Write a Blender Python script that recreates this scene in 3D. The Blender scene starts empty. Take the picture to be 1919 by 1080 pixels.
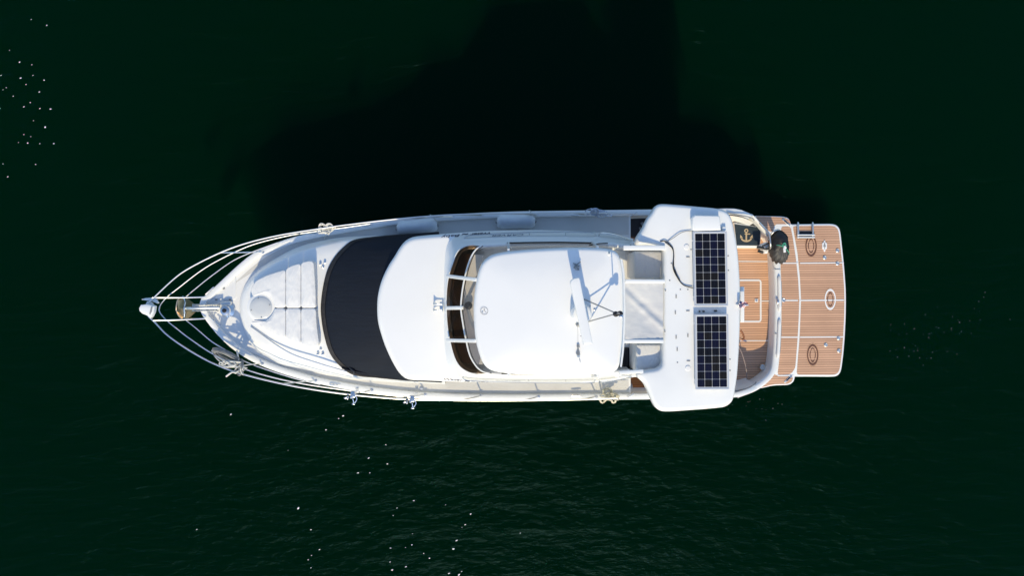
import bpy, bmesh, math, random
from mathutils import Vector, Matrix, noise
random.seed(7)
sc = bpy.context.scene
COL = sc.collection
# ------------------------------------------------------------------ camera, sky, sun, exposure
CAM_H, FPX = 19.4, 1321.0          # drone height over the water, focal length in photo pixels
cd = bpy.data.cameras.new("camera"); cam = bpy.data.objects.new("camera", cd); COL.objects.link(cam)
cam.location = (0, 0, CAM_H); cam.rotation_euler = (0, 0, 0)
cd.sensor_width = 36.0; cd.lens = 36.0 * FPX / 1919.0; cd.clip_end = 2000.0
sc.camera = cam
SUN_EL, SUN_AZ = math.radians(36.5), math.radians(-0.5)   # azimuth: how far the shadows lean towards the bow
w = bpy.data.worlds.new("World"); sc.world = w; w.use_nodes = True
nt = w.node_tree
sky = nt.nodes.new("ShaderNodeTexSky"); sky.sky_type = 'NISHITA'; sky.sun_disc = False
sky.sun_elevation = SUN_EL; sky.sun_rotation = math.radians(179.5)
sky.dust_density = 0.4; sky.ozone_density = 3.2
bg = nt.nodes["Background"]; bg.inputs[1].default_value = 0.15
nt.links.new(sky.outputs[0], bg.inputs[0])
sd = bpy.data.lights.new("sun", 'SUN'); sd.energy = 2.9; sd.angle = math.radians(0.5); sd.color = (1.0, 0.835, 0.53)
sun = bpy.data.objects.new("sun", sd); COL.objects.link(sun)
_d = Vector((math.sin(SUN_AZ) * math.cos(SUN_EL), math.cos(SUN_AZ) * math.cos(SUN_EL), -math.sin(SUN_EL)))
sun.rotation_euler = _d.to_track_quat('-Z', 'Y').to_euler(); sun.location = -_d * 60
sc.view_settings.view_transform = 'Standard'; sc.view_settings.look = 'None'
sc.view_settings.gamma = 1.0; sc.view_settings.exposure = 0.53

# ------------------------------------------------------------------ helpers
def P(px, py, z):
    k = (CAM_H - z) / FPX
    return Vector(((px - 959.5) * k, (540.0 - py) * k, z))

def lerp(a, b, t): return a + (b - a) * t
def interp(x, tab):
    if x <= tab[0][0]: return tab[0][1]
    for (x0, y0), (x1, y1) in zip(tab, tab[1:]):
        if x <= x1: return lerp(y0, y1, (x - x0) / (x1 - x0))
    return tab[-1][1]

def spline(pts, n, closed=False):
    """Catmull-Rom through pts, resampled evenly to n points."""
    pts = [Vector(p) for p in pts]
    m = len(pts); dense = []
    segs = m if closed else m - 1
    for i in range(segs):
        p1, p2 = pts[i], pts[(i + 1) % m]
        p0 = pts[(i - 1) % m] if (closed or i > 0) else p1 * 2 - p2
        p3 = pts[(i + 2) % m] if (closed or i + 2 < m) else p2 * 2 - p1
        d1 = max((p2 - p1).length, 1e-6)
        m1 = (p2 - p0) * (d1 / max((p2 - p0).length, 1e-6)) * 0.98 if True else 0
        m2 = (p3 - p1) * (d1 / max((p3 - p1).length, 1e-6)) * 0.98
        for k in range(12):
            t = k / 12.0
            h1 = 2*t**3 - 3*t*t + 1; h2 = -2*t**3 + 3*t*t; h3 = t**3 - 2*t*t + t; h4 = t**3 - t*t
            dense.append(p1*h1 + p2*h2 + m1*h3 + m2*h4)
    dense.append(pts[0].copy() if closed else pts[-1].copy())
    L = [0.0]
    for a, b in zip(dense, dense[1:]): L.append(L[-1] + (b - a).length)
    out = []; cnt = n if closed else n - 1; j = 0
    for i in range(n):
        s = L[-1] * i / cnt
        while j < len(L) - 2 and L[j + 1] < s: j += 1
        t = (s - L[j]) / max(L[j + 1] - L[j], 1e-9)
        out.append(dense[j].lerp(dense[j + 1], min(max(t, 0), 1)))
    return out

def pts_px(pp, z):
    """photo pixels -> points at height z (number, or function of px)."""
    return [P(p[0], p[1], p[2] if len(p) > 2 else (z(p[0]) if callable(z) else z)) for p in pp]

def area2(pl): return sum(a.x * b.y - b.x * a.y for a, b in zip(pl, pl[1:] + pl[:1]))

def offset(pl, d):
    """inset a closed outline by d (positive = inwards), keeping heights."""
    sgn = 1 if area2(pl) > 0 else -1
    out = []; m = len(pl)
    for i in range(m):
        a, b, c = pl[i - 1], pl[i], pl[(i + 1) % m]
        e1 = Vector((b.x - a.x, b.y - a.y)); e2 = Vector((c.x - b.x, c.y - b.y))
        if e1.length < 1e-9: e1 = e2
        if e2.length < 1e-9: e2 = e1
        e1.normalize(); e2.normalize()
        n1 = Vector((-e1.y, e1.x)) * sgn; n2 = Vector((-e2.y, e2.x)) * sgn
        nn = n1 + n2
        if nn.length < 1e-6: nn = n1
        nn.normalize(); k = 1.0 / max(nn.dot(n1), 0.45)
        out.append(Vector((b.x + nn.x * d * k, b.y + nn.y * d * k, b.z)))
    return out

def dens(pl, step=0.06):
    out = []
    m = len(pl)
    for i in range(m):
        a, b = pl[i], pl[(i + 1) % m]; k = max(1, int((b - a).length / step))
        out += [a.lerp(b, j / k) for j in range(k)]
    return out

def soften(pl, d=0.03, it=2):
    """round the corners of a closed outline, cutting at most d off each edge end."""
    for _ in range(it):
        out = []; m = len(pl)
        for i in range(m):
            a, b = pl[i], pl[(i + 1) % m]; L_ = (b - a).length; c = min(0.25 * L_, d) / max(L_, 1e-9)
            out += [a.lerp(b, c), a.lerp(b, 1 - c)]
        pl = out; d *= 0.5
    return pl
class MB:
    def __init__(self): self.bm = bmesh.new(); self.mi = 0
    def face(self, vs):
        try:
            f = self.bm.faces.new(vs); f.material_index = self.mi; return f
        except ValueError: return None
    def ring(self, pts): return [self.bm.verts.new(p) for p in pts]
    def bridge(self, a, b, closed=True):
        m = len(a)
        for i in range(m if closed else m - 1):
            j = (i + 1) % m
            self.face((a[i], a[j], b[j], b[i]))
    def loft(self, rings, closed=True, cap0=False, cap1=False):
        rs = [self.ring(r) for r in rings]
        for a, b in zip(rs, rs[1:]): self.bridge(a, b, closed)
        if cap0: self.fill(rs[0])
        if cap1: self.fill(rs[-1])
        return rs
    def fill(self, r):
        if len(r) > 8:
            from mathutils.geometry import delaunay_2d_cdt
            m = len(r); vs, es, fs, ov, oe, of = delaunay_2d_cdt([Vector((v.co.x, v.co.y)) for v in r], [], [list(range(m))], 1, 1e-7)
            zz = []
            for k, p in enumerate(vs):
                zz.append(r[ov[k][0]] if ov[k] else self.bm.verts.new((p.x, p.y, sum(v.co.z for v in r) / m)))
            if fs:
                for f in fs: self.face([zz[k] for k in f])
                return
        f = self.face(r)
        if f: bmesh.ops.triangulate(self.bm, faces=[f])
    def fan(self, r, c):
        v = self.bm.verts.new(c)
        for i in range(len(r)): self.face((r[i], r[(i + 1) % len(r)], v))
    def sheet(self, outline):
        self.fill(self.ring(outline))
    def slab(self, ol, thick, r, crown=None, seg=4, top=None, bottom=True):
        """outline ol carries the top heights; edge rounded by r; crown>=0: domed top, None: flat fill."""
        rings = []
        base = [Vector((p.x, p.y, p.z - thick)) for p in ol]
        rings.append(base)
        for k in range(seg + 1):
            a = math.pi / 2 * k / seg
            o = offset(ol, r * (1 - math.cos(a)))
            rings.append([Vector((q.x, q.y, q.z - r + r * math.sin(a))) for q in o])
        rs = self.loft(rings, True, bottom, False)
        last = rings[-1]
        if crown is None: self.fill(rs[-1])
        else:
            c = sum(last, Vector()) / len(last); prev = rs[-1]
            for k in range(1, 7):
                t = k / 7.0
                nr = self.ring([Vector((lerp(p.x, c.x, t), lerp(p.y, c.y, t), lerp(p.z, c.z, t) + crown * (1 - (1 - t) ** 3.5))) for p in last])
                self.bridge(prev, nr); prev = nr
            self.fan(prev, c + Vector((0, 0, crown)))
    def tube(self, path, r, n=8, closed=False, caps=True):
        path = [Vector(p) for p in path]; m = len(path); rings = []
        up = Vector((0, 0, 1)); prev = None
        for i, p in enumerate(path):
            a = path[i - 1] if (i > 0 or closed) else p
            b = path[(i + 1) % m] if (i < m - 1 or closed) else p
            t = (b - a)
            if t.length < 1e-9: t = Vector((1, 0, 0))
            t.normalize()
            if prev is None:
                u = t.cross(up)
                if u.length < 1e-3: u = t.cross(Vector((1, 0, 0)))
            else: u = prev - t * prev.dot(t)
            if u.length < 1e-6: u = t.orthogonal()
            u.normalize(); prev = u; v = t.cross(u)
            rr = r[i] if isinstance(r, (list, tuple)) else r
            rings.append([p + (u * math.cos(2*math.pi*k/n) + v * math.sin(2*math.pi*k/n)) * rr for k in range(n)])
        rs = self.loft(rings)
        if closed: self.bridge(rs[-1], rs[0])
        elif caps: self.face(rs[0]); self.face(rs[-1])
    def lathe(self, o, axis, prof, n=24):
        """prof: list of (radius, distance along axis)."""
        axis = Vector(axis).normalized(); u = axis.orthogonal().normalized(); v = axis.cross(u); o = Vector(o)
        rs = self.loft([[o + axis * h + (u * math.cos(2*math.pi*k/n) + v * math.sin(2*math.pi*k/n)) * max(r, 1e-4) for k in range(n)] for r, h in prof])
        self.face(rs[0]); self.face(rs[-1])
    def box(self, c, s, rz=0.0, bev=0.0, M=None):
        mt = Matrix.Translation(c) @ (M if M is not None else Matrix.Rotation(rz, 4, 'Z')) @ Matrix.Diagonal((s[0], s[1], s[2], 1))
        g = bmesh.ops.create_cube(self.bm, size=1.0, matrix=mt)
        for v in g['verts']:
            for f in v.link_faces: f.material_index = self.mi
        if bev > 0:
            es = list({e for v in g['verts'] for e in v.link_edges})
            bmesh.ops.bevel(self.bm, geom=es, offset=bev, segments=3, profile=0.5, affect='EDGES')
    def build(self, name, mats, parent=None, smooth=True, angle=40, kind=None):
        bmesh.ops.remove_doubles(self.bm, verts=self.bm.verts, dist=1e-5)
        bmesh.ops.recalc_face_normals(self.bm, faces=self.bm.faces)
        me = bpy.data.meshes.new(name)
        off = world_loc(parent) if parent else Vector()
        bmesh.ops.translate(self.bm, verts=self.bm.verts, vec=-off)
        self.bm.to_mesh(me); self.bm.free()
        for m in (mats if isinstance(mats, (list, tuple)) else [mats]): me.materials.append(m)
        if smooth:
            for p in me.polygons: p.use_smooth = True
            me.set_sharp_from_angle(angle=math.radians(angle))
        o = bpy.data.objects.new(name, me); COL.objects.link(o)
        if parent: o.parent = parent
        if kind: o['kind'] = kind
        return o

def world_loc(o):
    v = Vector()
    while o: v = v + o.location; o = o.parent
    return v
def empty(name, loc, label, cat, group=None):
    o = bpy.data.objects.new(name, None); o.empty_display_size = 0.2; COL.objects.link(o); o.location = loc
    tag(o, label, cat, group); return o
def tag(o, label, cat, group=None):
    o['label'] = label; o['category'] = cat
    if group: o['group'] = group
    return o

# ------------------------------------------------------------------ materials
def mat(name, col, rough=0.4, metal=0.0, spec=0.5, coat=0.0, bump=None, vary=0.0, vscale=3.0, vmap=(1, 1, 1)):
    m = bpy.data.materials.new(name); m.use_nodes = True; n = m.node_tree; b = n.nodes["Principled BSDF"]
    b.inputs["Base Color"].default_value = (*col, 1); b.inputs["Roughness"].default_value = rough
    b.inputs["Metallic"].default_value = metal; b.inputs["Specular IOR Level"].default_value = spec
    b.inputs["Coat Weight"].default_value = coat; b.inputs["Coat Roughness"].default_value = 0.1
    geo = n.nodes.new("ShaderNodeNewGeometry")
    if vary > 0:
        t = n.nodes.new("ShaderNodeTexNoise"); t.inputs["Scale"].default_value = vscale; t.inputs["Detail"].default_value = 6
        vm = n.nodes.new("ShaderNodeMapping"); vm.inputs["Scale"].default_value = vmap; n.links.new(geo.outputs["Position"], vm.inputs["Vector"]); n.links.new(vm.outputs["Vector"], t.inputs["Vector"])
        mx = n.nodes.new("ShaderNodeMix"); mx.data_type = 'RGBA'
        mx.inputs["A"].default_value = (*[c * (1 - vary) for c in col], 1); mx.inputs["B"].default_value = (*[min(c * (1 + vary), 1) for c in col], 1)
        n.links.new(t.outputs["Fac"], mx.inputs["Factor"]); n.links.new(mx.outputs["Result"], b.inputs["Base Color"])
    if bump:
        sx, sy, sz, scale, strength, dist = bump
        mp = n.nodes.new("ShaderNodeMapping"); mp.inputs["Scale"].default_value = (sx, sy, sz)
        t = n.nodes.new("ShaderNodeTexNoise"); t.inputs["Scale"].default_value = scale; t.inputs["Detail"].default_value = 5
        bp = n.nodes.new("ShaderNodeBump"); bp.inputs["Strength"].default_value = strength; bp.inputs["Distance"].default_value = dist
        n.links.new(geo.outputs["Position"], mp.inputs["Vector"]); n.links.new(mp.outputs["Vector"], t.inputs["Vector"])
        n.links.new(t.outputs["Fac"], bp.inputs["Height"]); n.links.new(bp.outputs["Normal"], b.inputs["Normal"])
    return m

def teak(name, col, dark, pitch=0.0625, gap=0.17):
    m = mat(name, col, 0.65, spec=0.3); n = m.node_tree; b = n.nodes["Principled BSDF"]
    geo = n.nodes.new("ShaderNodeNewGeometry"); sp = n.nodes.new("ShaderNodeSeparateXYZ"); n.links.new(geo.outputs["Position"], sp.inputs[0])
    def mth(op, a, bval=None):
        q = n.nodes.new("ShaderNodeMath"); q.operation = op
        if isinstance(a, (int, float)): q.inputs[0].default_value = a
        else: n.links.new(a, q.inputs[0])
        if bval is not None:
            if isinstance(bval, (int, float)): q.inputs[1].default_value = bval
            else: n.links.new(bval, q.inputs[1])
        return q.outputs[0]
    yy = mth('ADD', sp.outputs[1], mth('MULTIPLY', sp.outputs[0], -0.008))
    q = mth('DIVIDE', yy, pitch); fr = mth('FRACT', q); line = mth('LESS_THAN', fr, gap)
    idx = mth('FLOOR', q)
    wn = n.nodes.new("ShaderNodeTexWhiteNoise"); wn.noise_dimensions = '1D'; n.links.new(idx, wn.inputs["W"])
    mp = n.nodes.new("ShaderNodeMapping"); mp.inputs["Scale"].default_value = (1.5, 40, 10); n.links.new(geo.outputs["Position"], mp.inputs["Vector"])
    gr = n.nodes.new("ShaderNodeTexNoise"); gr.inputs["Scale"].default_value = 3; gr.inputs["Detail"].default_value = 6; n.links.new(mp.outputs["Vector"], gr.inputs["Vector"])
    big = n.nodes.new("ShaderNodeTexNoise"); big.inputs["Scale"].default_value = 1.7; big.inputs["Detail"].default_value = 4; n.links.new(geo.outputs["Position"], big.inputs["Vector"])
    f = mth('ADD', mth('MULTIPLY', wn.outputs["Value"], 0.40), mth('ADD', mth('MULTIPLY', gr.outputs["Fac"], 0.35), mth('MULTIPLY', big.outputs["Fac"], 0.5)))
    mx = n.nodes.new("ShaderNodeMix"); mx.data_type = 'RGBA'; n.links.new(f, mx.inputs["Factor"])
    mx.inputs["A"].default_value = (*[c * 0.72 for c in col], 1); mx.inputs["B"].default_value = (*[min(1, c * 1.22) for c in col], 1)
    m2 = n.nodes.new("ShaderNodeMix"); m2.data_type = 'RGBA'; n.links.new(line, m2.inputs["Factor"])
    n.links.new(mx.outputs["Result"], m2.inputs["A"]); m2.inputs["B"].default_value = (*dark, 1)
    n.links.new(m2.outputs["Result"], b.inputs["Base Color"])
    return m

def glass(name, tint, clear, rough=0.03):
    """pane you see partly through: tinted transparency under a reflecting skin."""
    m = bpy.data.materials.new(name); m.use_nodes = True; n = m.node_tree; out = n.nodes["Material Output"]
    b = n.nodes["Principled BSDF"]; b.inputs["Base Color"].default_value = (*tint, 1); b.inputs["Roughness"].default_value = rough
    tr = n.nodes.new("ShaderNodeBsdfTransparent"); tr.inputs[0].default_value = (*[min(1, c * 1.0 + 0.0) for c in clear[1]], 1)
    mx = n.nodes.new("ShaderNodeMixShader"); mx.inputs[0].default_value = clear[0]
    n.links.new(b.outputs[0], mx.inputs[1]); n.links.new(tr.outputs[0], mx.inputs[2]); n.links.new(mx.outputs[0], out.inputs[0])
    return m

GEL = mat("gelcoat_white", (0.80, 0.81, 0.80), 0.28, coat=0.3, vary=0.04, vscale=1.7)
GEL2 = mat("gelcoat_hardtop", (0.81, 0.815, 0.81), 0.45, vary=0.035, vscale=1.4)
NONSKID = mat("nonskid_deck", (0.57, 0.565, 0.54), 0.75, spec=0.25, bump=(1, 1, 1, 220, 0.35, 0.004), vary=0.08, vscale=2.2)
FOREDECK = mat("foredeck_white", (0.76, 0.765, 0.755), 0.6, bump=(1, 1, 1, 200, 0.25, 0.003), vary=0.03)
VINYL = mat("cushion_vinyl", (0.74, 0.74, 0.73), 0.55, bump=(3.0, 1.0, 1.0, 4.5, 0.55, 0.03), vary=0.03, vscale=5)
MESHCOVER = mat("navy_mesh_cover", (0.0065, 0.0098, 0.0175), 0.75, spec=0.25, bump=(0.5, 12, 2, 6, 0.4, 0.01), vary=0.35, vscale=3, vmap=(0.35, 7, 1))
HEM = mat("cover_hem", (0.036, 0.034, 0.034), 0.8, spec=0.3, bump=(2, 2, 2, 9, 0.5, 0.02), vary=0.7, vscale=5)
STEEL = mat("stainless_steel", (0.74, 0.74, 0.72), 0.40, 1.0)
RAIL = mat("stainless_rail", (0.74, 0.74, 0.73), 0.30, 1.0)
CHROME = mat("polished_chrome", (0.82, 0.82, 0.80), 0.24, 1.0)
ANCHOR_METAL = mat("anchor_brown_reflection", (0.78, 0.60, 0.40), 0.36, 1.0, vary=0.3, vscale=6)  # polished steel with its brown reflection put into the base colour
BLACK = mat("black_plastic", (0.012, 0.012, 0.013), 0.45)
DARK = mat("near_black", (0.010, 0.011, 0.018), 0.6)  # on the stair box this colour stands in for deep shade
GREY = mat("grey_fitting", (0.25, 0.26, 0.27), 0.4)
LENS = mat("hatch_lens", (0.58, 0.60, 0.605), 0.16, coat=0.4)
TEAK = teak("teak_decking", (0.56, 0.34, 0.225), (0.15, 0.075, 0.045))
TEAKIN = teak("teak_cockpit", (0.62, 0.37, 0.235), (0.17, 0.08, 0.04))
STAIN = mat("dark_teak_inlay", (0.12, 0.05, 0.03), 0.6, vary=0.3, vscale=14)
TEAKPLAIN = mat("teak_plain", (0.5, 0.29, 0.17), 0.6, vary=0.1)
CANVAS = mat("grey_canvas", (0.60, 0.60, 0.595), 0.85, spec=0.2, bump=(1, 1.8, 1, 2.6, 0.35, 0.05), vary=0.03, vscale=2)
FENDER = mat("fender_cloth", (0.60, 0.64, 0.68), 0.85, spec=0.2, bump=(1, 1, 1, 26, 0.35, 0.01), vary=0.10, vscale=7)
ROPE = mat("rope_white", (0.66, 0.65, 0.60), 0.9, spec=0.1, bump=(1, 1, 1, 90, 0.6, 0.01), vary=0.12, vscale=12)
ROPEG = mat("rope_grey", (0.23, 0.235, 0.235), 0.9, spec=0.1, bump=(1, 1, 1, 90, 0.6, 0.01), vary=0.25, vscale=14)
ROPET = mat("rope_tan", (0.62, 0.58, 0.44), 0.9, spec=0.1, bump=(1, 1, 1, 90, 0.6, 0.01), vary=0.2, vscale=14)
TINT = glass("tinted_glass", (0.02, 0.014, 0.010), (0.45, (0.42, 0.30, 0.21)))
CLEAR = glass("clear_vinyl", (0.30, 0.30, 0.30), (0.86, (0.90, 0.88, 0.86)), 0.12)
BROWN = mat("helm_brown", (0.17, 0.115, 0.08), 0.5, vary=0.7, vscale=2.5)
DASH = mat("helm_dash_white", (0.66, 0.64, 0.61), 0.5, vary=0.05)
WINDOW = mat("cabin_window_glass", (0.012, 0.014, 0.018), 0.04)
CELL_A = mat("solar_cell_navy", (0.003, 0.004, 0.020), 0.3, spec=0.15)
CELL_B = mat("solar_cell_black", (0.003, 0.0035, 0.007), 0.3, spec=0.15)
CELL_C = mat("solar_cell_brown", (0.008, 0.007, 0.006), 0.3, spec=0.15)
BACKSHEET = mat("solar_backsheet", (0.62, 0.64, 0.66), 0.4)
BUSBAR = mat("solar_busbar", (0.03, 0.033, 0.045), 0.4)
ALU = mat("aluminium_frame", (0.72, 0.73, 0.74), 0.35, 0.6)
LETTER = mat("lettering_navy", (0.008, 0.008, 0.045), 0.4)
LETTER2 = mat("lettering_grey", (0.16, 0.20, 0.28), 0.4)
MAT_NAVY = mat("doormat_navy", (0.035, 0.05, 0.065), 0.95, spec=0.05, bump=(1, 1, 1, 160, 0.6, 0.01), vary=0.25, vscale=9)
BEIGE = mat("doormat_anchor_beige", (0.52, 0.40, 0.25), 0.95, spec=0.05)
COVER_BLACK = mat("outboard_cover_black", (0.006, 0.0065, 0.009), 0.55, bump=(1, 1, 1, 9, 0.6, 0.03), vary=0.3, vscale=8)
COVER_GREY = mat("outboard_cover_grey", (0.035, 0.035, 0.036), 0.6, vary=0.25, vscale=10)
GREEN = mat("bungee_green", (0.05, 0.30, 0.20), 0.6)
WHITE = mat("plain_white", (0.8, 0.8, 0.8), 0.5)
RED = mat("flag_red", (0.45, 0.03, 0.05), 0.8)
NAVY = mat("flag_navy", (0.02, 0.03, 0.12), 0.8)
FOAM_GLINT = mat("foam_glint", (0.85, 0.85, 0.82), 0.7)  # white for drifting froth and for sun glints modelled as specks
BOTTOM = mat("antifoul_navy", (0.01, 0.012, 0.03), 0.6)

# ------------------------------------------------------------------ water
def water_mat():
    """clear rippled skin over murky green water: the light and the boat's shadow reach down into it."""
    m = bpy.data.materials.new("sea_water"); m.use_nodes = True; n = m.node_tree; out = n.nodes["Material Output"]
    n.nodes.remove(n.nodes["Principled BSDF"])
    geo = n.nodes.new("ShaderNodeNewGeometry"); hs = None
    for (rot, sx, sy, scale, det, wgt) in ((0.42, 0.40, 1.0, 2.0, 4, 0.8), (0.30, 0.5, 1.2, 5.5, 5, 0.35), (0.6, 0.6, 1.0, 0.5, 2, 1.0)):
        mp = n.nodes.new("ShaderNodeMapping"); mp.inputs["Rotation"].default_value = (0, 0, -rot); mp.inputs["Scale"].default_value = (sx, sy, 1)
        t = n.nodes.new("ShaderNodeTexNoise"); t.inputs["Scale"].default_value = scale; t.inputs["Detail"].default_value = det; t.inputs["Distortion"].default_value = 0.4
        n.links.new(geo.outputs["Position"], mp.inputs["Vector"]); n.links.new(mp.outputs["Vector"], t.inputs["Vector"])
        q = n.nodes.new("ShaderNodeMath"); q.operation = 'MULTIPLY'; q.inputs[1].default_value = wgt; n.links.new(t.outputs["Fac"], q.inputs[0])
        if hs is None: hs = q.outputs[0]
        else:
            a = n.nodes.new("ShaderNodeMath"); a.operation = 'ADD'; n.links.new(hs, a.inputs[0]); n.links.new(q.outputs[0], a.inputs[1]); hs = a.outputs[0]
    bp = n.nodes.new("ShaderNodeBump"); bp.inputs["Strength"].default_value = 1.0; bp.inputs["Distance"].default_value = WAVE
    n.links.new(hs, bp.inputs["Height"])
    gl = n.nodes.new("ShaderNodeBsdfGlossy"); gl.inputs["Roughness"].default_value = 0.36; gl.inputs["Color"].default_value = (0.36, 0.80, 1.0, 1); n.links.new(bp.outputs["Normal"], gl.inputs["Normal"])
    tr = n.nodes.new("ShaderNodeBsdfTransparent")
    b2 = n.nodes.new("ShaderNodeBump"); b2.inputs["Strength"].default_value = 1.0; b2.inputs["Distance"].default_value = 0.30
    mp = n.nodes.new("ShaderNodeMapping"); mp.inputs["Rotation"].default_value = (0, 0, -0.42); mp.inputs["Scale"].default_value = (0.42, 1.0, 1)
    t = n.nodes.new("ShaderNodeTexNoise"); t.inputs["Scale"].default_value = 2.6; t.inputs["Detail"].default_value = 5; t.inputs["Roughness"].default_value = 0.55; t.inputs["Distortion"].default_value = 0.6
    n.links.new(geo.outputs["Position"], mp.inputs["Vector"]); n.links.new(mp.outputs["Vector"], t.inputs["Vector"]); n.links.new(t.outputs["Fac"], b2.inputs["Height"])
    df = n.nodes.new("ShaderNodeBsdfDiffuse"); df.inputs["Color"].default_value = SILT; n.links.new(b2.outputs["Normal"], df.inputs["Normal"])      # silt in the top layer shows the ripples where the sun falls
    body = n.nodes.new("ShaderNodeMixShader"); body.inputs[0].default_value = 0.12; n.links.new(tr.outputs[0], body.inputs[1]); n.links.new(df.outputs[0], body.inputs[2])
    fr = n.nodes.new("ShaderNodeFresnel"); fr.inputs["IOR"].default_value = 1.33; n.links.new(bp.outputs["Normal"], fr.inputs["Normal"])
    k = n.nodes.new("ShaderNodeMath"); k.operation = 'MULTIPLY'; k.inputs[1].default_value = REFL; n.links.new(fr.outputs[0], k.inputs[0])
    mx = n.nodes.new("ShaderNodeMixShader"); n.links.new(k.outputs[0], mx.inputs[0]); n.links.new(body.outputs[0], mx.inputs[1]); n.links.new(gl.outputs[0], mx.inputs[2])
    n.links.new(mx.outputs[0], out.inputs["Surface"])
    vs = n.nodes.new("ShaderNodeVolumeScatter"); vs.inputs["Color"].default_value = MURK; vs.inputs["Density"].default_value = 0.55; vs.inputs["Anisotropy"].default_value = 0.0
    va = n.nodes.new("ShaderNodeVolumeAbsorption"); va.inputs["Color"].default_value = (0, 0, 0, 1); va.inputs["Density"].default_value = 0.55
    ad = n.nodes.new("ShaderNodeAddShader"); n.links.new(vs.outputs[0], ad.inputs[0]); n.links.new(va.outputs[0], ad.inputs[1]); n.links.new(ad.outputs[0], out.inputs["Volume"])
    return m
WAVE, REFL, MURK, SILT = 0.15, 0.11, (0.00003, 0.061, 0.0195, 1), (0.0002, 0.0090, 0.0040, 1)
mb = MB(); mb.loft([[Vector((x * 600, y * 600, z)) for x, y in ((-1, -1), (1, -1), (1, 1), (-1, 1))] for z in (-40, 0)], True, True, True)
mb.build("sea_water", water_mat(), kind="structure", smooth=False)

# drifting froth, and sun glints modelled as white specks on the surface
fl = [(59,36,2),(88,47,3),(18,94,2),(37,116,3),(60,121,3),(2,141,3),(39,146,4),(62,141,3),(83,150,3.4),(49,158,3),(12,164,2),(6,168,1.6),(74,172,3),(25,180,2.6),
      (57,192,3),(45,200,3.6),(75,203,3),(95,204,4),(1,203,2),(63,226,2),(85,238,4.4),(45,252,2.4),(58,256,2),(35,267,2),(52,268,3),(75,269,2.6),(101,269,3.4),(67,308,3.2),(15,331,3.4),(6,307,2),
      (643,780,4),(635,785,2),(611,806,3),(723,834,3.4),(691,859,4.5),(726,870,3.4),(671,887,4.2),(693,887,2.4),(775.5,939,4.4),(559,953.5,5),(583,993.5,3.6),(598.7,1031,3.6),(584,1042,2.6),(577.6,1050,2.6),
      (583,1065,3),(744,953,2.2),(737,967,2.4),(732,1028,4),(855.5,1014,5),(849.6,1029.6,5.5),(804.6,1047,3),(794,1038,2.6),(731,1054,3.6),(735,1069,4.5),(760.7,1063,4.2),(872,984,3.2),(866,989,2),
      (882,964,4),(841.6,1075.6,5),(860,1078,5),(835,947,2.6),(772,1022,3),(760,1027,2),(865,1072,3),(369,993,3),(433,777,3.6),(773,1001,2),(540,845,1.6),(975,1000,2)]
for k in range(60):
    a = random.random(); fl.append((1680 + 175 * a + random.gauss(0, 22), 655 - 70 * a + random.gauss(0, 22), random.uniform(0.5, 1.1)))
for k in range(14): fl.append((1430 + random.gauss(0, 35), 748 + abs(random.gauss(0, 18)), random.uniform(0.7, 1.3)))
for k in range(14): fl.append((560 + 40 * random.random(), 405 + 30 * random.random(), random.uniform(0.5, 1.0)))
mb = MB()
for (x, y, s) in fl:
    if 395 < y < 745 and 560 < x < 1590 and not (y < 436 and x < 600): continue
    c = P(x, y, 0); n = random.randint(6, 8); a0 = random.random() * 6.28; el = random.uniform(0.32, 0.75)
    rr = s * 0.0147 * 0.5; an = random.uniform(0.1, 0.8)
    pts = []
    for k in range(n):
        a = a0 + 2 * math.pi * k / n; q = rr * random.uniform(0.7, 1.15)
        u, v = math.cos(a) * q, math.sin(a) * q * el
        pts.append(c + Vector((u * math.cos(an) - v * math.sin(an), u * math.sin(an) + v * math.cos(an), 0.006)))
    r0 = mb.ring(pts); r1 = mb.ring([c + (p - c) * 0.6 + Vector((0, 0, 0.008)) for p in pts]); mb.bridge(r0, r1); mb.fill(r1)
tag(mb.build("foam_glint_flecks", FOAM_GLINT, kind="stuff"), "white froth specks and sun glints modelled as specks on the dark green water", "foam_glint")

# ------------------------------------------------------------------ the yacht
Y = empty("motor_yacht", P(960, 574, 0), "white flybridge motor yacht seen from above with two solar panels and a teak swim platform", "yacht")
ZG = [(372, 2.75), (600, 2.45), (900, 2.20), (1200, 2.05), (1386, 1.85), (1420, 1.60)]
zg = lambda x: interp(x, ZG)
UP = [(372,574),(375,561),(385.5,553),(416.8,523.8),(446,496.7),(475,473.8),(510.5,457.5),(552,443.6),(594,434),(622,429),(691,417.5),(747.6,409.5),(810,404),(893.5,399),(960,396.3),(1007,395.5),(1112,394),(1220,392.5),(1340,391),(1383,391.5),(1412,403)]
LO = [(372,574),(373.5,582),(383.4,598.4),(408.4,629.6),(437.6,656.7),(475,679.7),(521,698.4),(569,713),(597.5,720.5),(660,732.5),(747.6,744),(831,749.5),(960,751.5),(1028,751),(1112,750.3),(1216,749.3),(1330,747),(1386,744.5),(1420,730)]
N = 72
U = spline(pts_px(UP, zg), N); L = spline(pts_px(LO, zg), N)
outline = U + L[::-1][:-1]          # bow -> stern along the upper side, back along the lower side
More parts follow.
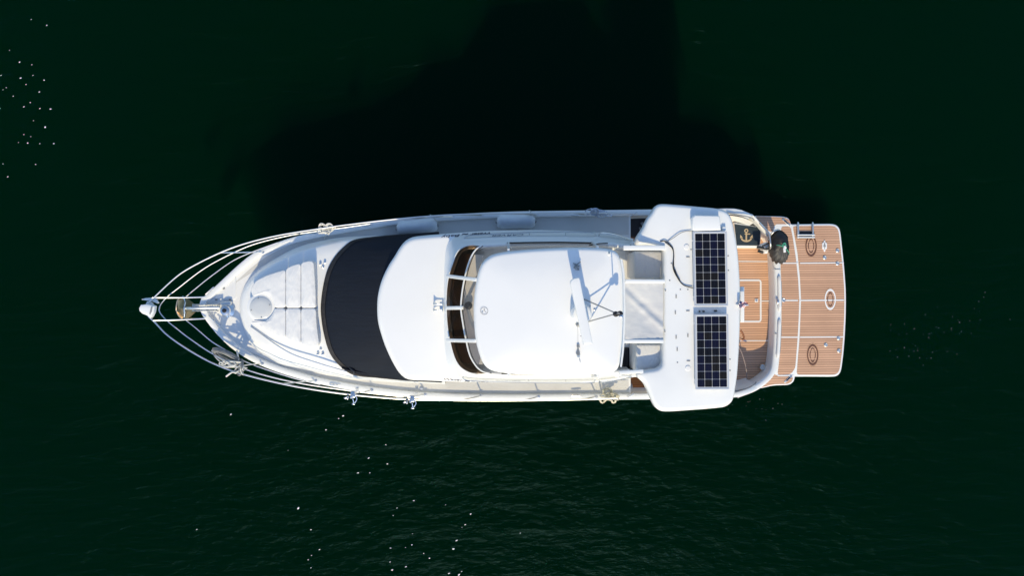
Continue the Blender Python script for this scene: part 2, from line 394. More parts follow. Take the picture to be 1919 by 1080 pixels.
# hull
def hull_ring(z, wid, rake, drop=False):
    r = []
    for i in range(N):
        s = i / (N - 1)
        pass
    def pt(a, c, s):
        k = lerp(wid[0], wid[1], min(1, s * 1.6))
        return Vector((a.x + rake * (1 - s) ** 3, c.y + (a.y - c.y) * k, z if z is not None else a.z))
    up = [pt(U[i], (U[i] + L[i]) / 2, i / (N - 1)) for i in range(N)]
    lo = [pt(L[i], (U[i] + L[i]) / 2, i / (N - 1)) for i in range(N)]
    return up + lo[::-1][:-1]
g0 = [Vector((p.x, p.y, p.z - 0.02)) for p in outline]
mb = MB()
mb.loft([g0, [Vector((p.x, p.y, p.z - 0.14)) for p in outline], hull_ring(1.30, (0.90, 0.985), 0.45), hull_ring(0.55, (0.74, 0.96), 1.0), hull_ring(0.12, (0.66, 0.95), 1.25)], True)
def cut_span(q, zmin):
    bmesh.ops.delete(q.bm, geom=[f for f in q.bm.faces if f.calc_center_median().z > zmin and f.calc_center_median().x > 4 and max(e.calc_length() for e in f.edges) > 1.5], context='FACES')
cut_span(mb, 0.5); hull = mb.build("hull", GEL, Y, angle=60)
mb = MB(); mb.loft([hull_ring(0.12, (0.66, 0.95), 1.25), hull_ring(-0.35, (0.45, 0.82), 1.6), hull_ring(-0.8, (0.05, 0.12), 2.0)], True, False, True)
mb.build("hull_bottom", BOTTOM, Y, angle=60)
# gunwale: rounded cap with an inner lip
inner = offset(outline, 0.15)
ring = [g0, [p + Vector((0, 0, 0.01)) for p in offset(outline, 0.012)], [p + Vector((0, 0, 0.022)) for p in offset(outline, 0.04)],
        [p + Vector((0, 0, 0.022)) for p in offset(outline, 0.115)], [p + Vector((0, 0, 0.005)) for p in offset(outline, 0.142)], [p - Vector((0, 0, 0.12)) for p in offset(outline, 0.155)]]
mb = MB(); rs = mb.loft(ring, True)
cut_span(mb, 0.5)
mb.build("gunwale", GEL, Y)
# decks
XD = P(1180, 540, 1.85).x
mid = [p - Vector((0, 0, 0.075)) for p in offset(outline, 0.10)]
mb = MB(); rows = []
for i in range(N):
    a, b = mid[i], mid[(len(mid) - i) % len(mid)] if i else mid[0]
    if a.x > XD: break
    rows.append([a.lerp(b, k / 8) for k in range(9)])
rows[-1] = [Vector((XD, p.y, p.z)) for p in rows[-1]]
mb.loft(rows, False); mb.build("foredeck", FOREDECK, Y)
def strip(name, m, A, B, n, zf, par=None, lift=0.004):
    a = spline(pts_px(A, zf), n); b = spline(pts_px(B, zf), n)
    q = MB(); q.loft([[p + Vector((0, 0, lift)) for p in a], [p + Vector((0, 0, lift)) for p in b]], False); return q.build(name, m, par or Y)
zd = lambda x: zg(x) - 0.068
strip("side_deck", NONSKID, [(446,652),(475,669),(521,690),(569,704),(620,716.5),(680,727),(760,735),(831,738),(960,739.5),(1112,738.5),(1178,738)],
      [(446,651),(490,669),(521,684),(569,694),(620,703),(680,710),(760,712),(831,713),(960,713),(1112,713),(1178,713)], 40, zd)
strip("side_deck", NONSKID, [(440,530),(475,499),(510,475),(552,457),(600,444.5),(650,435),(700,427),(747,420),(810,414.5),(893,409.5),(960,407),(1112,405),(1178,404)],
      [(441,531),(480,506),(515,484),(556,465),(604,452),(655,446),(705,443),(750,442),(812,441),(893,440),(960,440),(1112,440),(1178,440)], 40, zd)
# trunk (raised foredeck)
tb = [(720,441),(650,443.5),(600,451),(552,465),(500,494),(478,511),(461,531),(451,552),(448,576),(452,602),(461,628),(478,657),(500,669),(521,683),(569,693),(600,701),(650,710),(720,716),(775,718.5),(835,720)]
tt = [(720,450),(650,453),(590,468),(540,487),(500,510),(478,528),(466,545),(460,560),(458,577),(461,594),(467,612),(480,630),(500,643),(540,662),(600,683),(650,696),(720,704),(775,706),(835,707)]
B0 = spline(pts_px(tb, lambda x: zd(x) - 0.02), 60); T0 = spline(pts_px(tt, lambda x: interp(x, [(448, 2.74), (500, 2.83), (720, 2.90)])), 60)
mb = MB(); mids = []
for k in range(5):
    t = k / 4; s = math.sin(t * math.pi / 2)
    mids.append([Vector((lerp(a.x, b.x, t ** 1.1), lerp(a.y, b.y, t ** 1.1), lerp(a.z, b.z, s))) for a, b in zip(B0, T0)])
c = P(610, 576, 2.95)
for k in range(1, 6):
    t = k / 6
    mids.append([Vector((lerp(p.x, c.x, t), lerp(p.y, c.y, t), lerp(p.z, c.z, 1 - (1 - t) ** 2))) for p in T0])
rs = mb.loft(mids, False); v = mb.bm.verts.new(c)
for i in range(59): mb.face((rs[-1][i], rs[-1][i + 1], v))
mb.build("cabin_trunk", GEL, Y, angle=55)

def tubepart(name, paths, r, m, par, n=8):
    q = MB()
    for p in paths: q.tube(p, r, n)
    return q.build(name, m, par)
# grab rails along the trunk
for pp in ([(470,612,2.80),(540,660,2.93),(600,682,2.98),(650,697,2.97)],):
    gr = tubepart("grab_rail", [spline(pts_px(pp, 0), 24)], 0.014, RAIL, Y)

# round hatch in the foredeck
hc = P(490, 577, 2.97)
mb = MB(); mb.lathe(hc, (0, 0, 1), [(0.30, -0.15), (0.31, 0.0), (0.33, 0.02), (0.29, 0.035), (0.27, 0.036)], 40); hatch = mb.build("deck_hatch", GEL, Y)
mb = MB(); mb.lathe(hc, (0, 0, 1), [(0.262, 0.02), (0.262, 0.045), (0.245, 0.058), (0.12, 0.066), (0.0, 0.068)], 40); mb.build("hatch_lens", LENS, hatch)
for a in (0.3, 1.8, 3.4, 4.8):
    mb = MB(); mb.lathe(hc + Vector((math.cos(a) * 0.225, math.sin(a) * 0.225, 0.055)), (0, 0, 1), [(0.014, 0), (0.014, 0.014), (0.008, 0.018)], 10); mb.build("hatch_screw", GREY, hatch)
# locker lid with drain studs in the bow
lid = [(396,560),(398,556),(434,519),(438,517),(441,519),(442,523),(442,559),(440,562)]
ol = [p for p in pts_px(lid, lambda x: zd(x) + 0.02)]
mb = MB(); mb.slab(ol, 0.03, 0.008, None); lidp = mb.build("locker_lid", FOREDECK, Y)
for (x, y) in ((419.5,541),(405.5,562),(431.5,562),(387,556)):
    mb = MB(); mb.lathe(P(x, y, zd(x) + 0.015), (0, 0, 1), [(0.026, 0), (0.026, 0.02), (0.018, 0.026)], 14); mb.build("deck_stud", GREY, Y)
for (x, y) in ((600,495),(608.5,492),(605,501),(595.5,664),(604.5,664.5),(600.5,655.5)):
    mb = MB(); mb.lathe(P(x, y, 2.93), (0, 0, 1), [(0.03, -0.03), (0.028, 0.012), (0.018, 0.02)], 14); mb.build("cover_stud", CHROME, Y)
# windlass and chain
wl = P(427, 582, 2.62)
mb = MB(); mb.lathe(wl, (0, 0, 1), [(0.17, -0.05), (0.17, 0.02), (0.13, 0.05), (0.10, 0.07), (0.10, 0.13), (0.12, 0.15), (0.11, 0.18), (0.05, 0.20)], 28); windl = mb.build("windlass", CHROME, Y)
mb = MB(); mb.lathe(wl + Vector((0.0, 0, 0.19)), (0, 0, 1), [(0.05, 0), (0.05, 0.03), (0.02, 0.04)], 16); mb.build("windlass_cap", BLACK, windl)
mb = MB(); mb.box(P(424, 569.5, 2.66), (0.26, 0.10, 0.12), 0.1, 0.03); mb.build("chain_stopper", STEEL, windl)
mb = MB()
ca, cb = P(420, 571, 2.68), P(386, 574, 2.74)
for k in range(15):
    p = ca.lerp(cb, k / 14); e = (cb - ca).normalized(); s = e.cross(Vector((0, 0, 1))) if k % 2 else Vector((0, 0, 1))
    mb.tube([p + e * 0.03 * math.cos(t * 6.283 / 10) + s * 0.017 * math.sin(t * 6.283 / 10) for t in range(10)], 0.007, 6, closed=True)
mb.build("anchor_chain", STEEL, Y)
mb = MB(); mb.box(P(385, 577, 2.72), (0.62, 0.13, 0.06), 0.0, 0.02); mb.box(P(385, 571, 2.75), (0.60, 0.02, 0.10), 0.0, 0.008); mb.box(P(385, 583, 2.75), (0.60, 0.02, 0.10), 0.0, 0.008); mb.build("bow_roller", STEEL, Y)
# bow cleats
def cleat(px, py, z, rz, s=1.0, par=None, m=None):
    q = MB(); c = P(px, py, z); e = Vector((math.cos(rz), math.sin(rz), 0))
    q.tube([c - e * 0.13 * s + Vector((0, 0, 0.055)), c - e * 0.10 * s + Vector((0, 0, 0.06)), c + e * 0.10 * s + Vector((0, 0, 0.06)), c + e * 0.13 * s + Vector((0, 0, 0.055))], 0.014, 8)
    for t in (-0.045, 0.045): q.tube([c + e * t * s - Vector((0, 0, 0.01)), c + e * t * s + Vector((0, 0, 0.06))], 0.014, 8)
    return q.build("cleat", m or CHROME, par or Y)
cleat(628.5, 722, zg(628), -0.16); cleat(395, 545, zg(395) + 0.01, 0.75); cleat(411, 607, zg(411), -0.8, 0.7); cleat(398, 596, zg(398), -0.8, 0.7)
cleat(1077, 404, zg(1077), 0.0, 0.7); cleat(1080, 742, zg(1080), 0.0, 0.9); cleat(1187, 402, zg(1187), 0.5, 0.7); cleat(1181, 741, zg(1181), 0.6, 0.7); cleat(688, 420, zg(688), 0.12, .7)
# ---- guard rails
TZ = [(265, 3.25), (372, 3.22), (650, 3.02), (960, 2.86), (1200, 2.70)]
tz = lambda x: interp(x, TZ); mz = lambda x: lerp(zg(x), tz(x), 0.62); lz = lambda x: lerp(zg(x), tz(x), 0.30)
topU = [(279,568),(283,563.4),(330,519.7),(358,501),(412.6,473.8),(458,457),(521,441.5),(594,429.5),(650,421.5),(740,411),(831,403.5),(900,401),(1007,399.5),(1112,399),(1188,400.5)]
topL = [(276,590),(279,594),(287.5,601.5),(312.5,627.5),(354,656.7),(400,681.7),(454,701.5),(531.4,720.5),(594,731.8),(660,740.5),(747.6,748),(831,750.3),(960,751),(1100,749),(1155,746.5)]
railT = MB(); railT.tube(spline(pts_px(topU, tz), 120), 0.0175, 8); railT.tube(spline(pts_px(topL, tz), 120), 0.0175, 8)
railT.tube(spline(pts_px([(285,558,3.25),(340,558,3.03),(385,557,2.80)], 0), 12), 0.019, 8); railT.tube(spline(pts_px([(287,601,3.25),(340,599.5,3.03),(384,597.5,2.80)], 0), 12), 0.019, 8)
rails = railT.build("bow_rail", RAIL, Y)
midp = [(831,405),(720,416),(650,426),(594,433.5),(542,441.5),(479,457),(437.6,473.8),(383.4,503),(328,545),(313,557),(301.7,570.3),(298,580),(300.4,587),(313.3,601.4),(329.5,615),(354,634),(396,662),(458,692),(542,715),(650,732),(760,744),(831,748)]
mb = MB(); mb.tube(spline(pts_px(midp, mz), 200), 0.014, 8); mb.build("middle_rail", RAIL, Y)
for lowp in ([(347,558),(362,545),(396,517.6),(437.6,488.4),(475,471.7),(520,455)], [(349,601),(366.5,615),(396,640),(423,656.7),(458,677.6),(542,706.8),(600,721)]):
    mb = MB(); mb.tube(spline(pts_px(lowp, lz), 60), 0.012, 8); mb.build("lower_rail", RAIL, Y)
for (a, b) in (((412.6,473.8),(493,472.5)), ((454,686),(492,681.5)), ((531,720),(592,713.5)), ((660,739.5),(697,731.5)), ((742,747),(797,739.5)), ((868,749.8),(902,742)), ((985,750),(1009,743.5)), ((1090,749),(1117,744)),
               ((543,438),(594,437)), ((650,421.5),(697,420.5)), ((770,408.5),(850,406.5)), ((850,403),(905,403.5)), ((960,400.5),(1008,403)), ((1075,399.5),(1100,402.5))):
    f = P(b[0], b[1], zg(b[0])); mb = MB(); mb.tube([P(a[0], a[1], tz(a[0])), f], 0.015, 8)
    mb.lathe(f, (0, 0, 1), [(0.04, 0.0), (0.04, 0.025), (0.02, 0.03)], 14); mb.build("stanchion", RAIL, Y)
# pulpit head with its white lamp housing
lp = [(260,578),(263.5,571.5),(274,570.5),(286,572.5),(289,574.5),(287.5,585),(284,592.5),(281,596.5),(276,592),(266,588),(261,583.5)]
mb = MB(); mb.slab(dens(pts_px(lp, 3.38), 0.03), 0.12, 0.022, 0.012); lamp = mb.build("pulpit_lamp", GEL, Y)
mb = MB(); mb.slab(pts_px([(282.5,576),(285.5,575),(284,584),(281,590),(279.5,588.5)], 3.40), 0.03, 0.006, None); mb.build("lamp_slot", GREY, lamp)
mb = MB(); mb.slab(pts_px([(264,561.2),(272,559),(284,558.2),(291,558.8),(297,568),(294,569.5),(285,565.5),(275,563.8),(266,562.5)], 3.22), 0.05, 0.02, None); mb.build("pulpit_bracket", GEL, Y)
mb = MB(); mb.slab(pts_px([(272,571),(275,565.5),(281,565.5),(284.5,569),(286,573)], 3.24), 0.08, 0.02, None); mb.build("lamp_base", GEL, Y)
# folding hooks clamped on the rail
for (x, y) in ((658, 741), (769, 749)):
    z = tz(x); mb = MB(); c = P(x, y, z)
    mb.box(c + Vector((0.05, 0.02, 0.0)), (0.10, 0.16, 0.09), 0.1, 0.015); mb.box(c + Vector((0.02, -0.02, 0.03)), (0.05, 0.10, 0.10), -0.3, 0.012); hk = mb.build("rail_hook", CHROME, Y)
    mb = MB(); mb.tube([c + Vector((0.10, 0.02, 0)), c + Vector((0.13, -0.10, -0.02)), c + Vector((0.09, -0.17, -0.04)), c + Vector((0.05, -0.20, -0.05))], 0.012, 8)
    mb.tube([c + Vector((0.04, -0.08, 0)), c + Vector((0.05, -0.15, -0.03)), c + Vector((0.045, -0.20, -0.05))], 0.012, 8); mb.box(c + Vector((0.045, -0.215, -0.05)), (0.07, 0.035, 0.04), 0, 0.01); mb.build("hook_arm", CHROME, hk)
    mb = MB(); mb.lathe(c + Vector((-0.05, -0.06, 0.03)), (-1, -0.2, 0.2), [(0.02, 0), (0.045, 0.02), (0.045, 0.04), (0.012, 0.05), (0.012, 0.09)], 10); mb.box(c + Vector((-0.10, -0.05, 0.04)), (0.12, 0.028, 0.028), 0.3, 0.008); mb.build("hook_knob", CHROME, hk)
    mb = MB(); mb.box(P(x + 11, y - 10, zg(x) + 0.03), (0.075, 0.075, 0.02), 0, 0.006); mb.build("hook_plate", LENS, hk)
mb = MB(); mb.lathe(P(789.5, 728, zd(789) + 0.005), (0, 0, 1), [(0.045, 0), (0.045, 0.012), (0.03, 0.016)], 18); mb.build("deck_filler", STEEL, Y)

# ---- saloon (cabin) walls, windows, windscreen cover
fly_up = [(1189,447),(1150,440),(1112,434.5),(1060,431.5),(1000,430.5),(950,431),(903,432.5),(860,435.5),(826,438),(795,440.5),(775,443)]
fly_fr = [(766,446),(756,453),(746,466),(739,478),(729,493),(720.5,509),(713.5,525),(709,540.5),(706,556),(704.9,575),(705.6,595),(708,611),(712.5,627),(718,644),(724.7,660.5),(733.5,679),(743.4,696),(750,704)]
fly_lo = [(758,710.5),(768.4,713.8),(795,715),(826,716.3),(880,718),(940,719),(1000,719.5),(1060,719.5),(1112,718.5),(1150,714),(1190,707)]
fly = pts_px(fly_up + fly_fr + fly_lo, 3.78)
flyd = spline(fly, 150)
cab = offset(flyd, 0.14)
mb = MB(); A = [Vector((p.x, p.y, 3.5)) for p in cab if p.x > P(790, 0, 3.6).x]; mb.loft([[Vector((p.x, p.y, 1.0 if p.x > XD else 1.75)) for p in A], A], True); cabin = mb.build("cabin_wall", GEL, Y, angle=25)
for s in (0, 1):
    pp = [p for p in A if (p.y > P(0, 574, 3.5).y) == (s == 0) and P(840, 0, 3.5).x < p.x < P(1150, 0, 3.5).x]; pp.sort(key=lambda p: p.x)
    o = Vector((0, 0.02 if s == 0 else -0.02, 0)); mb = MB()
    mb.loft([[Vector((p.x, p.y, 2.55)) + o for p in pp], [Vector((p.x, p.y, 3.25)) + o for p in pp]], False); mb.build("cabin_window", WINDOW, cabin)
cf = [(822,434.5,3.30),(785,437,3.18),(747,439.5,3.05),(706,443,2.95),(662,450,2.90),(643.4,463.4,2.90),(626.7,482,2.92),(614,505,2.95),(606,534,2.97),(601.5,567,2.98),(601.5,590,2.98),(607,627,2.97),(619.5,665,2.94),(642,691,2.90),(664,704,2.86),(706,709,2.93),(760,714,3.05),(795,716,3.16),(828,717.5,3.28)]
ct = [(826,446,3.56),(800,450,3.57),(785,455,3.58),(775,463,3.60),(764,474,3.62),(752,490,3.63),(741,508,3.64),(731,530,3.65),(724,553,3.66),(721,575,3.66),(723,598,3.66),(729,622,3.65),(739,648,3.64),(750,668,3.62),(763,687,3.60),(775,699,3.58),(787,705,3.57),(802,709,3.56),(828,711,3.55)]
CF = spline([P(*p) for p in cf], 100); CT = spline([P(*p) for p in ct], 100)
rows = []
for k in range(13):
    t = k / 12; row = []
    for i, (a, b) in enumerate(zip(CF, CT)):
        p = a.lerp(b, t); s = i / 99
        p.z += 0.12 * math.sin(t * math.pi) * math.sin(s * math.pi) + 0.012 * noise.noise(Vector((p.x * 3, p.y * 3, 0)))
        row.append(p)
    rows.append(row)
mb = MB(); mb.loft(rows, False); wcov = mb.build("windscreen_cover", MESHCOVER, Y, angle=80)
# hem along the cover's foot
hem = [[p + Vector((0, 0, -0.16)) for p in CF]]
ins = [a.lerp(b, 0.075) for a, b in zip(CF, CT)]
for i, p in enumerate(ins): p.z = rows[1][i].z + 0.006
hem.append([p + Vector((0, 0, 0.006)) for p in CF]); hem.append(ins)
mb = MB(); mb.loft(hem, False); mb.build("cover_hem", HEM, wcov, angle=80)
mb = MB(); mb.tube([P(641,690,2.97), P(660,697,3.02), P(664,703,2.95)], 0.02, 6); mb.tube([P(655,695,3.03), P(700,703,3.05), P(745,711,3.1)], 0.016, 6); mb.tube([P(656,690,3.02),P(663,696,3.06),P(664,701,3.02)], .03, 8); mb.build("cover_strap", BLACK, wcov)

# ---- flybridge: brow / deck, coaming, windscreen
mb = MB(); mb.slab(flyd, 0.42, 0.13, None, 6)
# gently crowned top: raise the flat fill towards the middle
brow = mb.build("flybridge_deck", GEL2, Y, angle=60)
cu = [(1185,449),(1150,442),(1112,436.5),(1060,433.8),(1000,433),(950,433.5),(903,435),(875,437.5),(855,442),(842,451),(835.5,465),(833,490),(832,520),(831.5,578),(832.5,640),(835,670),(840,690),(850,704),(868,711.5),(903,714.5),(950,716),(1000,716.5),(1060,716.5),(1112,715),(1150,710.5),(1185,704)]
cv = [(1180,460),(1150,456.5),(1112,455),(1060,454.5),(1000,454.8),(950,456.5),(910,458.5),(888,459.8),(872,462),(858,471.5),(847.6,496.5),(841,517),(837,545),(836.5,578),(838.5,612),(844,643),(852,671),(862,687.6),(877,697.5),(893,701.5),(925,704),(960,705.5),(1010,706.5),(1060,706.5),(1120,704),(1180,699)]
CB = spline(pts_px(cu, 3.76), 130); CTOP = spline(pts_px(cv, 4.30), 130)
mb = MB(); rings = [CB]
for k in range(1, 5): rings.append([a.lerp(b, k / 4) + Vector((0, 0, 0.03 * math.sin(k / 4 * math.pi))) for a, b in zip(CB, CTOP)])
def toward(pl, d, dz):
    c = P(1020, 580, 4.3)
    out = []
    for i, p in enumerate(pl):
        a, b = pl[max(i - 1, 0)], pl[min(i + 1, len(pl) - 1)]; e = (b - a); nrm = Vector((-e.y, e.x, 0)).normalized()
        if nrm.dot(Vector((c.x - p.x, c.y - p.y, 0))) < 0: nrm = -nrm
        out.append(p + nrm * d + Vector((0, 0, dz)))
    return out
rings += [toward(CTOP, 0.02, 0.012), toward(CTOP, 0.06, 0.012), toward(CTOP, 0.075, 0.0), toward(CTOP, 0.08, -0.75)]
mb.loft(rings, False); coam = mb.build("flybridge_coaming", GEL, Y, angle=50)
mb = MB(); mb.slab(dens(pts_px([(1165,452),(1243,452),(1330,446),(1330,710),(1243,704),(1165,704)], 3.56), 99), 0.14, 0.02, None); mb.build("flybridge_aft_deck", DASH, Y)
for (ya, yb) in ((459, 464), (699.5, 693)):
    a, b = P(1178, ya, 3.95), P(1246, yb, 3.95); e = b - a; mb = MB(); mb.box((a + b) / 2, (e.length, 0.10, 0.72), math.atan2(e.y, e.x), 0.02); mb.build("flybridge_side_wall", GEL, Y)
# inside: floor, helm, seats
fi = toward(CTOP, 0.07, -0.72)
mb = MB(); mb.sheet(fi); mb.build("flybridge_floor", DASH, Y)
dw = [(866,475),(852,520),(848,578),(852,630),(866,680)]; de = [(905,478),(893,520),(889,578),(893,630),(905,684)]
a = spline(pts_px(dw, 4.22), 30); b = spline(pts_px(de, 4.22), 30); midl = spline(pts_px([(885,477),(873,520),(868,578),(873,630),(885,682)], 4.32), 30)
mb = MB(); mb.loft([[p - Vector((0, 0, 0.3)) for p in a], a, midl], False); mb.build("helm_cowl", BROWN, Y)
mb = MB(); mb.loft([[p + Vector((0.004, 0, 0.006)) for p in midl], b, [p - Vector((0, 0, 0.6)) for p in b]], False); mb.build("helm_dash", DASH, Y)
mb = MB(); mb.lathe(P(878, 573, 4.33), (0, 0, 1), [(0.085, 0), (0.085, 0.03), (0.075, 0.06), (0.05, 0.085), (0.01, 0.095)], 24); cp = mb.build("compass", BLACK, Y)
mb = MB(); mb.box(P(1211, 668, 4.20), (0.60, 0.60, 0.90), 0, 0.05); mb.box(P(1236, 668, 4.30), (0.12, 0.64, 0.8), 0, 0.04); mb.build("settee", VINYL, Y)
mb = MB(); mb.box(P(1210, 498, 4.20), (0.66, 0.58, 0.9), 0, 0.05); mb.build("settee", VINYL, Y)
mb = MB(); mb.box(P(1168, 672, 3.72), (0.26, 0.5, 0.22), 0, 0.04); mb.build("dark_block", DARK, Y)  # solid near-black block forward of the settee
# tinted windscreen
D0 = [(902,461.5),(893,467),(885,478),(878,495),(872.7,513.4),(866.4,546.8),(864,578),(867.5,605),(872.7,633.4),(881,666.7),(893.5,687.6),(904,696),(918,700)]
W0 = [(888,459.8),(872,462),(858,471.5),(847.6,496.5),(841,517),(837,545),(836.5,578),(838.5,612),(844,643),(852,671),(862,687.6),(877,697.5),(893,701.5)]
WA = spline(pts_px(W0, 4.33), 60); WB = spline(pts_px(D0, 4.74), 60)
mb = MB(); mb.loft([WA, [x.lerp(y, .5) + Vector((0, 0, .02)) for x, y in zip(WA, WB)], WB], False); wsc = mb.build("windscreen", TINT, Y, angle=80)
mb = MB(); mb.tube([p + Vector((0, 0, 0.01)) for p in WB], 0.018, 8)
mb.build("windscreen_top_frame", GEL, wsc)
mb = MB(); mb.tube([p + Vector((0.035, 0, 0.012)) for p in WB], 0.010, 6); mb.build("windscreen_gasket", BLACK, wsc)
mb = MB(); mb.tube([p + Vector((0, 0, 0.0)) for p in WA], 0.016, 6); mb.build("windscreen_foot_frame", GEL, wsc)
HZ = 5.20
E0 = [(960,470),(935,474),(918.5,479),(904,491),(893.5,521),(888,559),(887,588),(891.4,639),(897.7,664.6),(906,683.4),(918.5,694),(940,699.5)]
EB = [(955,461),(930,462),(905,465),(888,481),(876,515),(868,552),(866.5,588),(874,634),(882,663),(894,687),(908,697),(940,702)]
VA = spline(pts_px(EB, 4.75), 60); VB = spline(pts_px(E0, HZ - 0.03), 60)
mb = MB(); mb.loft([VA, VB], False); cp_ = mb.build("clear_front_panel", CLEAR, Y, angle=80)
# white braces across the windscreen
for (p, q, r, s) in (((838,517.5),(893,524.5),4.38,5.16), ((837,577.5),(868,577),4.38,4.76), ((838,638),(892,639),4.38,5.16)):
    a, b = P(p[0], p[1], r), P(q[0], q[1], s); e = (b - a); q_ = MB()
    M = e.to_track_quat('X', 'Z').to_matrix().to_4x4(); q_.box((a + b) / 2 + Vector((0, 0, 0.03)), (e.length, 0.075, 0.05), M=M, bev=0.012); q_.build("windscreen_brace", GEL, Y)
# hardtop
ht = [(887,575),(887.2,590),(888.5,615),(891.4,639.6),(897.7,664.6),(906,683.4),(918.5,694.5),(940,700),(980,703.5),(1040,705),(1100,704),(1140,701.5),(1154,697),(1161.5,686),(1166,660),(1169,625),(1170,585),(1169.5,545),(1168,510),(1164.5,488),(1158,474),(1146,467),(1110,463.8),(1060,463.8),(1000,466.5),(960,470),(935,473.5),(918.5,479),(904,491.5),(897,507),(893.5,521.7),(889.5,545)]
hto = spline(pts_px(ht, HZ + 0.07), 130, True)
mb = MB(); mb.slab(hto, 0.13, 0.10, 0.07, 6); htop = mb.build("hardtop", GEL2, Y, angle=70)
rl = spline(pts_px([(1163.5,688,5.285),(1167,660,5.30),(1169.3,625,5.305),(1170.3,585,5.305),(1169.8,545,5.305),(1168.5,510,5.30),(1164.5,486,5.285)], 0), 40)
mb = MB(); mb.tube(rl, 0.02, 6); mb.build("hardtop_rear_trim", GEL, htop)
from mathutils.bvhtree import BVHTree
def surf_of(objs):
    V, Fc = [], []
    for o in objs:
        b = len(V); off = world_loc(o); V += [v.co + off for v in o.data.vertices]; Fc += [[b + q for q in p.vertices] for p in o.data.polygons]
    return BVHTree.FromPolygons(V, Fc)
EYE = Vector((0, 0, CAM_H))
def on_surf(tree, px, py, lift=0.006):
    """the spot of the surface that shows at this photo pixel, lifted a few mm off it."""
    d = (P(px, py, 0) - EYE).normalized(); h = tree.ray_cast(EYE, d)
    return h[0] + (h[1] if h[1].dot(d) < 0 else -h[1]) * lift if h[0] else None
def ringflat(mbx, c, r0, r1, n=36, sx=1.0, sy=1.0):
    a = mbx.ring([c + Vector((math.cos(6.2832*k/n) * r0 * sx, math.sin(6.2832*k/n) * r0 * sy, 0)) for k in range(n)]); b = mbx.ring([c + Vector((math.cos(6.2832*k/n) * r1 * sx, math.sin(6.2832*k/n) * r1 * sy, 0)) for k in range(n)]); mbx.bridge(a, b)
ht_s = surf_of([htop]); ec = on_surf(ht_s, 907.5, 583, 0.0)
mb = MB(); ringflat(mb, ec + Vector((0, 0, 0.012)), 0.068, 0.077); ringflat(mb, ec - Vector((0, 0, 0.012)), 0.077, 0.077001); mb.box(ec + Vector((0, 0.02, 0.0)), (0.012, 0.05, 0.02)); mb.box(ec + Vector((-0.035, -0.02, 0)), (0.02, 0.012, 0.02), 0.6); mb.box(ec + Vector((0.03, -0.02, 0)), (0.02, 0.012, 0.02), -0.6); mb.build("hardtop_emblem", GREY, htop, smooth=False)
# side posts and enclosure of the flybridge
for (x0, y0, x1, y1) in ((953,457,953,470),(1110,456,1120,465),(953,703,953,702),(1110,705,1120,703)):
    a, b = P(x0, y0, 4.3), P(x1, y1, HZ); mb = MB(); e = b - a; mb.box((a + b) / 2, (e.length, 0.08, 0.05), M=e.to_track_quat('X', 'Y').to_matrix().to_4x4(), bev=0.012); mb.build("hardtop_post", GEL, Y)
for (ya, yb) in (((456.8, 456, 457.5), (469.5, 465, 467)), ((704, 705.5, 702), (702.5, 704, 701.5))):
    a = spline(pts_px([(957,ya[0]),(1040,ya[1]),(1140,ya[2])], 4.31), 20); b = spline(pts_px([(960,yb[0]),(1040,yb[1]),(1140,yb[2])], HZ), 20)
    mb = MB(); mb.loft([a, b], False); mb.build("clear_side_panel", CLEAR, Y, angle=80)
mb = MB(); mb.tube(spline(pts_px([(950,455.5,4.33),(1040,454.3,4.33),(1112,455.5,4.33)], 0), 16), 0.016, 6); mb.tube(spline(pts_px([(1104,460,4.6),(1125,456.5,4.45),(1139,456,4.4)], 0), 10), .012, 6); mb.build("enclosure_track", BLACK, coam)
mb = MB(); mb.tube([P(940,700.5,4.36), P(952.5,700.2,4.36)], 0.018, 6); mb.tube([P(958,700.6,4.36), P(966,701,4.36)], .012, 6); mb.build("enclosure_track", BLACK, coam)
# coaming hand rails
def rail_on(pp, feet, name="coaming_rail"):
    q = MB(); q.tube(spline(pts_px(pp, 0), 40), 0.015, 8)
    for f in feet: q.tube([P(*f[0]), P(*f[1])], 0.012, 8)
    return q.build(name, RAIL, coam)
rail_on([(868,451,3.98),(873,443.5,4.02),(905,440.5,4.04),(960,437.3,4.05),(1040,435.2,4.05),(1100,435.8,4.04),(1114,438,4.0),(1117,442.5,3.95)], [((992,436,4.05),(992,442,3.98)), ((1060,435.3,4.05),(1060,441,3.98))])
rail_on([(1122,443,3.95),(1124,438.5,3.98),(1132,437,4.0),(1155,441,3.98),(1178,449,3.95)], [])
rail_on([(867,707.5,3.95),(869,711,4.0),(876,713,4.02),(930,715.5,4.04),(1000,717.2,4.05),(1080,717.6,4.05),(1112,717,4.03),(1115.5,713,3.96)], [((991,717,4.05),(991,711,3.98)), ((1060,717.5,4.05),(1060,711,3.98))])
rail_on([(1122,711,3.95),(1124.5,715.5,3.99),(1132,716.8,4.0),(1160,712,3.98),(1190,705.5,3.95)], [])
rail_on([(1146,704.5,4.1),(1160,704.8,4.1),(1205,706.5,4.3)], [], "boarding_gate_rail")

